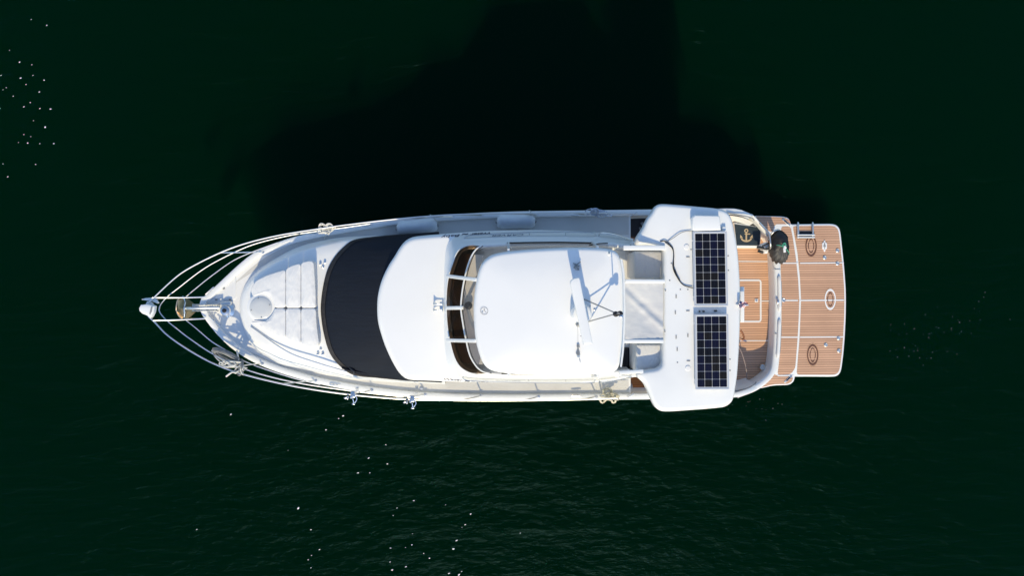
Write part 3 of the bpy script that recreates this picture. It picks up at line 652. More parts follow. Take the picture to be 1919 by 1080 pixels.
# lettering on both flanks of the coaming
dg = bpy.context.evaluated_depsgraph_get()
def text_mesh(body, shear=0.25, bold=0.012):
    cu_ = bpy.data.curves.new("t", 'FONT'); cu_.body = body; cu_.shear = shear; cu_.offset = bold; cu_.resolution_u = 3
    o = bpy.data.objects.new("t", cu_); COL.objects.link(o); bpy.context.view_layer.update()
    me = bpy.data.meshes.new_from_object(o.evaluated_get(bpy.context.evaluated_depsgraph_get()))
    bpy.data.objects.remove(o); bpy.data.curves.remove(cu_)
    xs = [v.co.x for v in me.vertices]; ys = [v.co.y for v in me.vertices]
    vs = [((v.co.x - min(xs)) / (max(xs) - min(xs)), v.co.y) for v in me.vertices]; fs = [tuple(p.vertices) for p in me.polygons]
    bpy.data.meshes.remove(me); return vs, fs
fl_s = surf_of([brow, coam])
def letter(body, x0, y0, x1, y1, hgt, upper, m, shear=0.25, bold=0.012, name="lettering"):
    """lettering on the flank: baseline from (x0,y0) to (x1,y1) in photo pixels, reading from outboard."""
    vs, fs = text_mesh(body, shear, bold); q = MB(); V = []
    for (u, v) in vs:
        x, y = lerp(x0, x1, u), lerp(y0, y1, u) + (v * hgt if upper else -v * hgt)
        p = on_surf(fl_s, x, y); V.append(q.bm.verts.new(p if p else P(x, y, 3.9)))
    for f in fs: q.face([V[i] for i in f])
    return q.build(name, m, coam, smooth=False)
letter("Water", 919, 435.6, 881, 437.6, 6.4, True, LETTER); letter("Baby", 862, 439.2, 826, 442.2, 6.6, True, LETTER); letter("~", 878, 435.6, 865, 436.6, 12, True, LETTER, 0.3, 0.03)
letter("CARVER", 981, 438.6, 922, 440.4, 5.0, True, LETTER2, 0.3, 0.0)
letter("Water", 832, 712.4, 868, 714.3, 4.6, False, LETTER); letter("Baby", 883, 715.2, 921, 716.6, 4.4, False, LETTER); letter("~", 870.5, 716.6, 881, 717.0, 8, False, LETTER, 0.3, 0.03)
letter("CARVER", 927, 715.8, 975, 716.4, 3.0, False, LETTER2, 0.3, 0.0)

# twin trumpet horn on the brow
hq = P(823, 575, 3.82)
mb = MB()
for dy in (0.05, -0.09):
    mb.lathe(hq + Vector((0.07, dy, 0.05)), (-1, 0.05, 0), [(0.012, 0), (0.014, 0.10), (0.02, 0.14), (0.05, 0.19), (0.052, 0.195), (0.03, 0.17)], 16)
mb.tube([hq + Vector((0.08, 0.07, 0.04)), hq + Vector((0.08, -0.11, 0.04))], 0.016, 8); mb.box(hq + Vector((0.05, -0.02, 0.0)), (0.08, 0.10, 0.05), 0, 0.015); mb.build("trumpet_horn", CHROME, Y)

# ---- radar arch
aO = [(1192,456),(1206,425),(1214,408),(1221.5,398),(1228.6,386.5),(1237,382),(1261.7,382.6),(1309,386.5),(1346,390.2),(1361,394.5),(1371,406),(1378,433),(1384.4,472),(1388.4,527),(1389,575),(1388,630),(1384,698),(1379.7,729.6),(1375,751),(1366,761),(1354,765.3),(1293,770.6),(1246,773),(1234,769.3),(1225.5,759.5),(1208,721),(1194,706),
      (1196,698),(1215,694),(1232,691),(1240,684),(1242,672),(1242.5,640),(1242.5,600),(1243,540),(1244,500),(1244.5,480),(1243,468),(1234,462),(1216,459)]
AZ = 4.90
ar = spline(pts_px(aO, AZ), 240, True)
mb = MB(); mb.slab(ar, 0.20, 0.09, None, 5); arch = mb.build("radar_arch", GEL, Y, angle=60)
# legs of the arch, down to the side decks
for (tp, ft) in (([(1206,452),(1234,397),(1300,393),(1290,420),(1240,452)], [(1218,440),(1240,404),(1290,404),(1290,418),(1232,440)]), ([(1206,709),(1234,758),(1300,762),(1290,740),(1240,706)], [(1218,716),(1240,740),(1290,740),(1290,728),(1234,714)])):
    a = pts_px(tp, AZ - 0.12); b = pts_px(ft, 3.4); b2 = [Vector((p.x, p.y, 1.9)) for p in b]
    mb = MB(); mb.loft([dens(b2, 99), b, a], True); mb.build("arch_leg", GEL, Y, angle=30)
# forward beams each side and the soft top between hardtop and arch
for (x0, y0, x1, y1, wd) in ((1168,464.5,1246,464.5,0.10), (1171,527,1246,527.3,0.075), (1169,640,1243,640,0.075), (1160,699,1205,696,0.08)):
    a, b = P(x0, y0, HZ - 0.04), P(x1, y1, AZ + 0.015); e = b - a; mb = MB(); mb.box((a + b) / 2, (e.length, wd, 0.05), M=e.to_track_quat('X', 'Z').to_matrix().to_4x4(), bev=0.015); mb.build("canopy_beam", GEL, Y)
rows = []
for i in range(25):
    t = i / 24; row = []
    for j in range(37):
        s = j / 36; p = P(lerp(1171.5, 1243, t), lerp(530.5, 636.5, s), lerp(HZ - 0.03, AZ + 0.005, t))
        d = math.sin(t * math.pi) * math.sin(s * math.pi)
        q = (s - 0.18) - t * 0.62                                   # the long diagonal fold
        p.z += -0.05 * d + 0.024 * math.exp(-(q / 0.06) ** 2) * min(1, 4 * t + 0.3) - 0.02 * math.exp(-((q + 0.13) / 0.08) ** 2) + 0.012 * noise.noise(Vector((t * 5, s * 7, 1.0))) * (0.3 + d)
        if s > 0.88: p.z += 0.016 * noise.noise(Vector((t * 17, s * 9, 4))) * (s - 0.88) / 0.12
        if s < 0.08: p.z += 0.008 * math.sin(t * 26) * (0.08 - s) / 0.08
        row.append(p)
    rows.append(row)
mb = MB(); mb.loft(rows, False); mb.build("soft_top", CANVAS, Y, angle=80)
a = [P(1172, 468, HZ - 0.06), P(1172, 524, HZ - 0.06)]; b = [P(1243, 468, AZ - 0.03), P(1243, 524, AZ - 0.03)]
mb = MB(); mb.loft([a, b], False); mb.build("clear_roof_panel", CLEAR, Y)
# fittings on the arch
ft = [("ring",1286.6,463),("ring",1289,690.6),("slot",1289,482,0),("slot",1267,556,1),("slot",1265.5,586,1),("slot",1289,583,0),("slot",1267,632,1),("slot",1289,629,1),("slot",1269,655,1),("slot",1290,677,0),("dot",1258,494),("dot",1255,526),("dot",1289,543),("dot",1275,543),("dot",1247,545),("dot",1246,622),("dot",1269.5,680),("dot",1364.5,480),("dot",1365,507),("dot",1368,674),("dot",1368,695),("dot",1295,468)]
for f in ft:
    c = P(f[1], f[2], AZ); mb = MB()
    if f[0] == "ring": mb.lathe(c, (0, 0, 1), [(0.055, 0.0), (0.055, 0.008), (0.05, 0.013), (0.02, 0.014)], 24); m = GEL2
    elif f[0] == "slot": mb.box(c + Vector((0, 0, 0.006)), (0.07, 0.022, 0.016) if not f[3] else (0.022, 0.075, 0.016), 0, 0.005); m = GREY
    else: mb.lathe(c, (0, 0, 1), [(0.014, 0), (0.014, 0.008), (0.006, 0.011)], 10); m = GREY
    mb.build("arch_fitting", m, arch)
mb = MB(); mb.slab(pts_px([(1302,402.5),(1346,403.5),(1350,406),(1351.5,431),(1301,432.5),(1298,428),(1297,409)], AZ + 0.15), 0.16, 0.035, None); mb.build("arch_box", GEL, arch)
mb = MB(); mb.box(P(1356.5, 429, AZ + 0.03), (0.08, 0.08, 0.07), 0, 0.01); mb.build("arch_box", GEL, arch)  # small added box in place of the bluish shadow beside the larger one
mb = MB(); mb.tube(spline(pts_px([(1237,452.5,AZ+.01),(1246,452,AZ+.03),(1255,458,AZ+.02),(1261.7,467.6,AZ+.02),(1262.4,489.6,AZ+.02),(1263,501,AZ+.02),(1266,513,AZ+.02),(1273,526,AZ+.02),(1282,535,AZ+.02),(1298,540,AZ+.03)], 0), 50), 0.010, 6)
mb.tube(spline(pts_px([(1246,454,AZ+.01),(1253,459,AZ+.02),(1260,466,AZ+.035),(1263,480,AZ+.03),(1261,500,AZ+.03),(1266,515,AZ+.04),(1272,523,AZ+.04)], 0), 40), 0.008, 6)
mb.tube(spline(pts_px([(1264,505,AZ+.03),(1269,518,AZ+.035),(1274,527,AZ+.03)], 0), 10), 0.016, 8); mb.build("power_cable", BLACK, arch)
mb = MB(); mb.tube(spline(pts_px([(1250.6,452.6,AZ+.01),(1262,446,AZ+.03),(1275,437,AZ+.03),(1285,433.8,AZ+.02),(1299,433.5,AZ+.03)], 0), 30), 0.008, 6); mb.build("power_cable", GREY, arch)
# solar panels
def solar(x0, y0, x1, y1, skew):
    z = AZ + 0.105
    c = [P(x0, y0, z), P(x1, y0 - 0.4, z), P(x1 + skew, y1, z), P(x0 + skew, y1 + 0.4, z)]
    root = bpy.data.objects.new("solar_panel", None); COL.objects.link(root); root.parent = Y
    root.location = (c[0] + c[2]) / 2 - world_loc(Y) - Vector((0, 0, 0.04))
    def at(u, v, dz=0): return c[0].lerp(c[1], u).lerp(c[3].lerp(c[2], u), v) + Vector((0, 0, dz))
    q = MB(); q.sheet([at(0.01, 0.005), at(0.99, 0.005), at(0.99, 0.995), at(0.01, 0.995)]); q.build("backsheet", BACKSHEET, root, smooth=False)
    q = MB(); fw = 0.035
    for (u0, v0, u1, v1) in ((0, 0, 1, 0.017), (0, 0.983, 1, 1), (0, 0.017, fw, 0.983), (1 - fw, 0.017, 1, 0.983)):
        r0 = q.ring([at(u0, v0, 0.006), at(u1, v0, 0.006), at(u1, v1, 0.006), at(u0, v1, 0.006)]); r1 = q.ring([at(u0, v0, -0.035), at(u1, v0, -0.035), at(u1, v1, -0.035), at(u0, v1, -0.035)]); q.bridge(r0, r1); q.face(r0); q.face(r1)
    q.build("panel_frame", ALU, root, smooth=False)
    q = MB(); rnd = random.Random(int(y0))
    for i in range(4):
        for j in range(9):
            u0, u1 = lerp(0.055, 0.945, i / 4), lerp(0.055, 0.945, (i + 1) / 4); v0, v1 = lerp(0.028, 0.972, j / 9), lerp(0.028, 0.972, (j + 1) / 9)
            gu, gv = 0.0042, 0.0022; u0 += gu; u1 -= gu; v0 += gv; v1 -= gv; q.mi = rnd.choice((0, 0, 1, 1, 2))
            cu_, cv_ = 0.010, 0.005
            q.sheet([at(u0 + cu_, v0, .003), at(u1 - cu_, v0, .003), at(u1, v0 + cv_, .003), at(u1, v1 - cv_, .003), at(u1 - cu_, v1, .003), at(u0 + cu_, v1, .003), at(u0, v1 - cv_, .003), at(u0, v0 + cv_, .003)]); q.mi = 3
            for k in range(5):
                uu = lerp(u0, u1, (k + 0.5) / 5); q.sheet([at(uu - .0022, v0 + .003, .005), at(uu + .0022, v0 + .003, .005), at(uu + .0022, v1 - .003, .005), at(uu - .0022, v1 - .003, .005)])
    q.build("solar_cells", [CELL_A, CELL_B, CELL_C, BUSBAR], root, smooth=False)
    for (u, v) in ((0.04, .12), (.96, .12), (.04, .88), (.96, .88)):
        q = MB(); q.box(at(u, v, -0.07), (0.05, 0.04, 0.075), 0, 0.006); q.build("panel_foot", ALU, root)
solar(1298.8, 434.0, 1361.5, 573.2, 2.6); solar(1302.0, 589.5, 1364.5, 729.8, 1.6)
for (x, y, s) in ((1311,584,.03),(1318.5,584,.045),(1341,583,.06)):
    mb = MB(); mb.box(P(x, y, AZ + 0.02), (s, 0.03, 0.04), 0, 0.008); mb.build("cable_clip", BLACK, arch)

# ---- radar scanner, light mast, horn, aerials on the hardtop
HT = HZ + 0.125
sb = [(1068.5,531),(1070,525.5),(1076,521.5),(1084,519.8),(1086.5,522),(1098,580),(1111,645),(1094,646.5),(1081,587)]
rroot = bpy.data.objects.new("radar", None); COL.objects.link(rroot); rroot.parent = Y; rroot.location = P(1092, 585, HT) - world_loc(Y)
mb = MB(); mb.slab(dens(pts_px(sb, HT + 0.53), 0.05), 0.13, 0.022, None); mb.build("radar_scanner", GEL, rroot)
mb = MB(); pc = P(1088, 588, HT); mb.lathe(pc, (0, 0, 1), [(0.20, -0.02), (0.21, 0.03), (0.20, 0.22), (0.17, 0.31), (0.08, 0.33), (0.07, 0.42)], 28); mb.build("radar_pedestal", GEL, rroot)
mb = MB(); mz_ = P(1156, 588, HT + 0.45)
for f in ((1094,561),(1101.5,603.5)): mb.tube([P(f[0], f[1], HT), mz_.lerp(P(f[0], f[1], HT), 0.12) , mz_], 0.013, 8)
mb.tube([mz_, mz_ + Vector((-0.03, 0.02, 0.52))], 0.011, 8); mast = mb.build("light_mast", GREY, Y)
mb = MB(); mb.lathe(mz_ + Vector((-0.02, -0.01, -0.03)), (0, 0, 1), [(0.055, 0), (0.055, 0.04), (0.02, 0.05), (0.02, 0.06)], 16); mb.lathe(mz_ + Vector((0.06, 0.0, -0.03)), (0, 0, 1), [(0.05, 0), (0.055, 0.03), (0.05, 0.09), (0.02, 0.10)], 16); mb.build("mast_light", BLACK, mast)
mb = MB(); mb.lathe(mz_ + Vector((0.075, -0.05, -0.03)), (0, 0, 1), [(0.035, 0), (0.035, 0.09), (0.02, 0.10)], 12); mb.build("mast_light", CHROME, mast)
mb = MB(); mb.lathe(P(1114, 580.5, HT), (0, 0, 1), [(0.022, -0.01), (0.022, 0.015), (0.012, 0.02)], 14); mb.build("stay_foot", STEEL, Y)
for (x, y) in ((1105.8,573.5),(1105.3,594),(1088.5,630)):
    mb = MB(); mb.lathe(P(x, y, HT - 0.01), (0, 0, 1), [(0.014, 0), (0.012, 0.02), (0.004, 0.025)], 10); mb.build("bolt_head", GREY, htop)
mb = MB(); mb.lathe(P(1083.3, 648, HT + 0.02), (0, -1, -0.02), [(0.025, -0.02), (0.022, 0.02), (0.014, 0.03), (0.02, 0.10), (0.042, 0.17), (0.035, 0.165)], 16); mb.lathe(P(1083.3, 650, HT - 0.01), (0, 0, 1), [(0.03, 0), (0.03, 0.05), (0.02, 0.06)], 14); hn = mb.build("hailer_horn", GREY, Y)
mb = MB(); mb.lathe(P(1084, 668, HT - 0.005), (0, 0, 1), [(0.035, 0), (0.035, 0.02), (0.02, 0.035)], 12); mb.tube([P(1085, 672, HT), P(1088, 680, HT + 0.0)], 0.008, 6); mb.tube([P(1083.2, 645, HT + 0.01), P(1082.5, 610, HT + .01)], 0.006, 6); mb.build("horn_bracket", STEEL, hn)
mb = MB(); c = P(1081, 607.5, HT); mb.lathe(c, (0, 0, 1), [(0.03, 0), (0.02, 0.1), (0.02, 0.22), (0.04, 0.25), (0.045, 0.30), (0.02, 0.32)], 14); mb.build("aerial", GREY, Y)
mb = MB(); c = P(1075.5, 575, HT); mb.lathe(c, (0, 0, 1), [(0.02, -0.01), (0.02, 0.08), (0.05, 0.09), (0.055, 0.12), (0.03, 0.15)], 18); mb.build("aerial", GEL, Y)
mb = MB(); c = P(1080.5, 502, HT - 0.02)
mb.lathe(c, (0, 0, 1), [(0.05, 0), (0.05, 0.05), (0.025, 0.09), (0.02, 0.11)], 14)
for (dx, dy) in ((-.045, .0), (.04, .03), (.03, -.04), (-.03, .05)): mb.box(c + Vector((dx, dy, 0.05)), (0.035, 0.03, 0.05), dx * 9, 0.006)
mb.tube([c + Vector((-.07, .09, .0)), c + Vector((0, .06, .03)), c + Vector((.08, .12, .03))], .012, 6); mb.build("aerial_mount", GREY, Y)
mb = MB(); mb.tube([P(1141.5, 472, HT - 0.05), P(1141.5, 478, HT + 0.12)], 0.02, 8); mb.build("aerial", GEL, Y)

# ---- cockpit
CZ = 1.0
cpo = pts_px([(1120,403),(1383,407),(1415,425),(1443,470),(1450,563),(1443,660),(1436,705),(1400,722),(1380,727),(1120,730)], CZ)
mb = MB(); mb.sheet(cpo); cock = mb.build("cockpit_floor", TEAKIN, Y, smooth=False)
# inner lining of the bulwarks
for pp in ([(1150,405),(1220,404),(1300,403.5),(1370,404.5),(1395,409),(1412,418)], [(1150,738.5),(1220,737),(1300,735),(1370,733),(1395,729),(1415,722)]):
    up_ = pp[0][1] < 500
    a = spline(pts_px(pp, lambda x: interp(x, [(1150, 2.05), (1386, 1.82), (1420, 1.62)])), 30); b = [p + Vector((-0.02, -0.10 if up_ else 0.10, 0)) for p in a]
    for p in b: p.z = CZ - 0.02
    mb = MB(); mb.loft([a, b], False); mb.build("bulwark_lining", GEL, Y, angle=80)
# bulkhead across the side decks, steps down to the cockpit
for (y0, y1) in ((403, 446), (706, 739)):
    mb = MB(); a, b = P(1180, y0, 1.86), P(1180, y1, 1.86)
    mb.box((a + b) / 2 + Vector((0, 0, -0.45)), (0.05, abs(a.y - b.y), 0.88), 0, 0.012); mb.build("side_deck_step", GEL, Y)
mb = MB(); mb.box(P(1200, 424, 1.40), (0.62, 0.56, 0.5), 0, 0.02); st = mb.build("stair_shade_box", DARK, Y)  # near-black box standing in for the deep shade over the stairs
mb = MB(); mb.box(P(1204, 420, 1.68), (0.07, 0.10, 0.05), 0.5, 0.015); mb.box(P(1200, 428, 1.68), (0.06, 0.07, 0.05), 0.2, 0.015); mb.build("stair_lamp", GREY, st)
mb = MB(); mb.sheet(pts_px([(1181,705),(1215,705),(1228,733),(1188,733)], 1.42)); sti = mb.build("stair_tread", teak("teak_warm_shade", (0.48, 0.17, 0.05), (0.22, 0.08, 0.03)), Y, smooth=False)  # teak tinted darker and redder for the arch's shade and warm bounce
# transom
tp = [(1382,741,1.80),(1416,727.5,1.62),(1438,711,1.52),(1450,694,1.46),(1455,670,1.44),(1458,620,1.43),(1459,563,1.43),(1457.5,510,1.43),(1455,478,1.44),(1447,452,1.47),(1434,434,1.54),(1418,412,1.60),(1408,402.5,1.62)]
path = spline([P(*p) for p in tp], 80)
mb = MB(); rings = []
for i, p in enumerate(path):
    e = path[min(i + 1, 79)] - path[max(i - 1, 0)]; nr = Vector((e.y, -e.x, 0)).normalized()   # points aft / outboard
    h = p.z; sec = []
    tw = 1.0 if i < 58 else lerp(1.0, 0.42, min(1, (i - 58) / 10))
    for (d, z) in ((-0.09, CZ - 0.03), (-0.085, h - 0.06), (-0.07, h - 0.015), (-0.04, h + 0.004), (0.04, h + 0.004), (0.07, h - 0.015), (0.085, h - 0.06), (0.11, 0.40)):
        q = p + nr * d * tw; q.z = z; sec.append(q)
    rings.append(sec)
mb.loft(rings, False); trans = mb.build("transom", GEL, Y, angle=50)
for (i0, i1) in ((23, 38), (40, 54)):
    mb = MB(); pts = [path[i] + Vector((0.015, 0, 0.035)) for i in range(i0, i1)]
    mb.tube(pts, [0.02] + [0.045] * (len(pts) - 2) + [0.02], 12); mb.build("transom_bar", GEL, trans); mb = MB(); mb.tube([p + Vector((0.05, 0, -0.005)) for p in pts[2:-2]], 0.012, 8); mb.build("bar_dark_streak", GREY, trans)  # grey tube stands in for the dark reflected streak along the bar
for (x, y) in ((1452,505),(1454,626)):
    mb = MB(); mb.box(P(x + 4, y, 1.437), (0.21, 0.012, 0.02)); mb.build("door_joint", GREY, trans)
mb = MB(); mb.box(P(1459, 565, 1.46), (0.10, 0.14, 0.05), 0, 0.02); mb.lathe(P(1457, 566, 1.47), (0, 0, 1), [(0.03, 0), (0.03, 0.05), (0.01, 0.06)], 12); mb.build("door_latch", CHROME, trans)
mb = MB(); mb.lathe(P(1430, 689, CZ + 0.12), (0, 0, 1), [(0.075, -0.1), (0.075, 0.0), (0.05, 0.015), (0.04, 0.0)], 20); mb.build("drain_fitting", STEEL, Y)
def line(name, m, pts, wd, z, par, lift=0.005):
    pl = [P(p[0], p[1], z) for p in pts]; q = MB(); L1, L2 = [], []
    for i, p in enumerate(pl):
        e = pl[min(i + 1, len(pl) - 1)] - pl[max(i - 1, 0)]; nr = Vector((-e.y, e.x, 0)).normalized() * wd / 2
        L1.append(p + nr + Vector((0, 0, lift))); L2.append(p - nr + Vector((0, 0, lift)))
    q.loft([L1, L2], False); return q.build(name, m, par, smooth=False)
for pts in ([(1384,490),(1442,490.5)], [(1386,639),(1443,639)], [(1426,564.5),(1446,564.5)]): line("floor_seam", WHITE, pts, 0.022, CZ, cock)
line("floor_seam", WHITE, [(1380,525.5),(1422,525.5),(1424.5,526.5),(1425.5,529),(1425.5,599),(1424.5,602),(1422,603),(1380,603)], 0.045, CZ, cock, 0.006)
mb = MB(); mb.box(P(1417.5, 563.5, CZ + 0.01), (0.09, 0.09, 0.014), 0, 0.005); pl = mb.build("floor_ring_pull", WHITE, cock); mb = MB(); mb.lathe(P(1417.5, 563.5, CZ + 0.017), (0, 0, 1), [(0.028, 0), (0.028, 0.006), (0.01, 0.008)], 14); mb.build("ring_pull_cup", STEEL, cock)
# cabin door track / curved rail seen at the forward edge of the cockpit
mb = MB(); mb.tube(spline(pts_px([(1384,650,CZ+.9),(1390,662,CZ+.75),(1398,690,CZ+.5),(1400,712,CZ+.4)], 0), 24), 0.011, 8); mb.build("stair_handrail", mat("rail_taupe", (0.22, 0.16, 0.14), 0.5), Y)
mb = MB(); mb.tube(spline(pts_px([(1388,619,CZ+1.4),(1393,628,CZ+1.4),(1393,637,CZ+1.4),(1385,634,CZ+1.4)], 0), 16), 0.024, 8); mb.tube([P(1385, 634, CZ + 1.4), Vector((P(1385, 634, CZ + 1.4).x, P(1385, 634, CZ + 1.4).y, CZ))], 0.02, 8); mb.build("grab_handle", mat("handle_wood", (0.30, 0.12, 0.05), 0.4), Y)
mb = MB(); mb.box(P(1390.5, 571, AZ - 0.25), (0.09, 0.75, 0.06), 0, 0.02); mb.build("arch_rear_trim", GEL, arch)
# raised step with the mat
mb = MB(); mb.slab(dens(pts_px([(1376,417),(1421,425),(1427,432),(1425,464),(1380,464)], 1.36)), 0.36, 0.025, None); mb.build("cockpit_step", GEL, Y)

# ---- swim platform
PZ = 0.52
plo = [(1412,404),(1440,405),(1468,405.5),(1477,408),(1480.5,413),(1483,420.5),(1487.5,445),(1493,480),(1497.5,525),(1499.5,563),(1498.3,600),(1496,640),(1492,690),(1489.5,713),(1484,719.5),(1477,722.3),(1450,723),(1422,729.5),(1416,700),(1416,563),(1410,440)]
plb = [(1480,420.5),(1530,419.5),(1558,419.2),(1567,421),(1572.5,426),(1575.5,434),(1579.5,470),(1583,505),(1585.5,540),(1586,565),(1585.5,595),(1583.5,635),(1581,665),(1577.5,692),(1574,701.5),(1567.5,706),(1557,706.8),(1520,706.5),(1478,706.5),(1482,635),(1484,563),(1482,500),(1478,440),(1476,420.5)]
pa = dens(soften(pts_px(plo, PZ), 0.06), 0.08)
sroot = bpy.data.objects.new("swim_platform", None); COL.objects.link(sroot); sroot.parent = Y; sroot.location = P(1500, 563, PZ) - world_loc(Y)
mb = MB(); mb.slab(pa, 0.42, 0.03, None); mb.build("inner_step", GEL, sroot)
pb = dens(soften(pts_px(plb, PZ - 0.012), 0.06), 0.08)
mb = MB(); mb.slab(pb, 0.12, 0.03, None); mb.build("outer_platform", GEL, sroot)
ta = [(1464,424.5),(1481.5,424.5),(1486,448),(1491.3,483),(1495.8,525),(1497.8,563),(1496.6,600),(1494.3,640),(1490.3,690),(1482,702),(1457,703.5),(1462,660),(1464.5,600),(1464.5,540),(1462,480)]
tcorner_u = [(1414.5,404.5),(1432,405.5),(1468,407.5),(1475,409.5),(1480,414),(1482,420.5),(1452,420.5),(1448,436),(1438,432),(1424,418)]
tcorner_l = [(1421,728.3),(1426,708),(1440,700.5),(1449,698.5),(1453,704),(1480,705),(1486.5,708),(1484,715.5),(1477,720),(1450,720.8)]
tb_ = [(1485.5,424),(1557,423),(1565.5,425),(1570,430),(1572,437),(1576,472),(1579.3,506),(1581.8,540),(1582.3,565),(1581.8,595),(1579.8,634),(1577.5,663),(1574,690),(1571,698.5),(1565,702.5),(1556,703),(1492.8,702.8),(1495.5,668),(1498.3,635),(1501.2,563),(1499,520),(1494.5,475),(1489.3,445)]
for nm, pp, z in (("teak_panel", ta, PZ), ("teak_panel", tcorner_u, PZ), ("teak_panel", tcorner_l, PZ), ("teak_panel", tb_, PZ - 0.012)):
    mb = MB(); mb.sheet(dens(soften([p + Vector((0, 0, 0.004)) for p in pts_px(pp, z)], 0.04), 0.2)); mb.build(nm, TEAK, sroot, smooth=False)
for y, wd in ((493.5, 0.03), (563.5, 0.035), (632.5, 0.03)):
    line("teak_seam", WHITE, [(1462 + (3 if y == 563.5 else 0), y), (1495, y)], wd, PZ, sroot, 0.009); line("teak_seam", WHITE, [(1499, y), (1581, y - 0.7)], wd, PZ - 0.012, sroot, 0.009)
line("teak_seam", WHITE, [(1455,421.5),(1483,421.5)], 0.03, PZ, sroot, 0.009)
line("teak_seam", WHITE, [(1457,704.5),(1487,704.5)], 0.03, PZ, sroot, 0.009)
# oval inlays
def oval(px, py, ringm, gapped):
    c = P(px, py, PZ - 0.012 + 0.008); q = MB(); q.mi = 0; ringflat(q, c, 1.0, 0.80, 40, 0.15, 0.285)
    q.mi = 1; ringflat(q, c + Vector((0, 0, 0.0)), 1.13, 1.06, 40, 0.145, 0.285)
    q.mi = 2
    for s in (-1, 1):
        r = q.ring([c + Vector((s * (0.066 + 0.018 * math.cos(t * 1.5)), t * 0.095, 0.002)) for t in [k / 8 * 2 - 1 for k in range(9)]]); r2 = q.ring([c + Vector((s * (0.046 + 0.016 * math.cos(t * 1.5)), t * 0.095, 0.002)) for t in [k / 8 * 2 - 1 for k in range(9)]]); q.bridge(r, r2, False)
        r = q.ring([c + Vector((t * 0.05, s * (0.195 - 0.05 * t * t), 0.002)) for t in [k / 8 * 2 - 1 for k in range(9)]]); r2 = q.ring([c + Vector((t * 0.05, s * (0.162 - 0.06 * t * t), 0.002)) for t in [k / 8 * 2 - 1 for k in range(9)]]); q.bridge(r, r2, False)
    return q.build("oval_inlay", [ringm, TEAKPLAIN, STAIN], sroot, smooth=False)
oval(1520, 461, STAIN, True); oval(1556, 561.5, WHITE, False); oval(1523, 665.5, STAIN, False)
# boarding ladder
mb = MB(); z = PZ + 0.03
for x in (1495.5, 1523): mb.tube([P(x, 417.5, z - .02), P(x, 421, z + .02), P(x + 0.3, 436, z + .02), P(x, 447, z)], 0.025, 8)
for y in (440.5, 445): mb.tube([P(1494, y, z + 0.03), P(1527, y, z + 0.03)], 0.022, 8)
lad = mb.build("boarding_ladder", STEEL, Y); mb = MB(); mb.sheet(pts_px([(1494.5,434),(1526,434),(1526,447.5),(1494.5,447.5)], PZ + 0.001)); mb.build("ladder_well", BLACK, lad)
# pad with arrow, deck rings, pop-up cleats
mb = MB(); c = P(1545, 461.5, PZ)
mb.slab([c + Vector((x * 0.085, y * 0.15, 0.012)) for x, y in ((-.75,.55),(-.3,.62),(-.2,1),(.2,1),(.3,.62),(.75,.55),(.75,-.45),(.3,-.62),(.2,-1),(-.2,-1),(-.3,-.62),(-.75,-.45))][::-1], 0.02, 0.004, None); pad = mb.build("socket_pad", WHITE, sroot)
mb = MB(); mb.box(c + Vector((0, 0, 0.016)), (0.014, 0.17, 0.006)); mb.sheet([c + Vector((-0.035, -0.02, 0.018)), c + Vector((0.035, -0.02, 0.018)), c + Vector((0, 0.11, 0.018))]); mb.build("socket_arrow", GREY, sroot, smooth=False)
for (x, y) in ((1569.5,470),(1545.5,483),(1569.5,494),(1571.5,634.5),(1547.5,647),(1572,658)):
    c = P(x, y, PZ); mb = MB(); mb.lathe(c, (0, 0, 1), [(0.05, -0.01), (0.05, 0.008), (0.042, 0.014), (0.036, 0.008)], 20); mb.lathe(c, (0, 0, 1), [(0.018, 0), (0.018, 0.014), (0.008, 0.018)], 12); mb.build("tie_down_ring", STEEL, sroot)
for (x, y, rz) in ((1473,416.5,-0.75),(1477,711,0.75)):
    c = P(x, y, PZ + 0.01); mb = MB(); M = Matrix.Rotation(rz, 4, 'Z'); mb.box(c, (0.27, 0.055, 0.02), rz, 0.008); mb.build("cleat_base", STEEL, sroot); mb = MB(); mb.box(c + Vector((0.0, 0.0, 0.013)), (0.14, 0.028, 0.02), rz, 0.006); mb.build("cleat_slot", BLACK, sroot)
mb = MB(); mb.lathe(P(1468, 562.5, PZ), (0, 0, 1), [(0.055, -0.005), (0.055, 0.012), (0.04, 0.016), (0.03, 0.01)], 18); mb.build("platform_socket", STEEL, sroot)
# stern quarter rails on the gunwale ends
mb = MB(); mb.tube(spline(pts_px([(1362,399,1.95),(1390,404,1.9),(1410,409,1.78),(1413,413,1.72)], 0), 20), 0.018, 8); mb.build("quarter_rail", GREY, Y)
mb = MB(); mb.tube(spline(pts_px([(1378,736,1.95),(1400,729,1.88),(1414,721,1.78),(1417,717,1.72)], 0), 20), 0.018, 8); mb.build("quarter_rail", GREY, Y)
mb = MB(); mb.tube(spline(pts_px([(1424,418,1.66),(1433,428,1.78),(1441,438,1.84),(1443,448,1.84),(1444,460,1.82),(1444,470,1.60)], 0), 30), 0.024, 10); mb.tube(spline(pts_px([(1440,450,1.6),(1447,437,1.84),(1456,431,1.84),(1464,434,1.7)], 0), 20), 0.022, 10); mb.build("stern_rail", STEEL, Y)

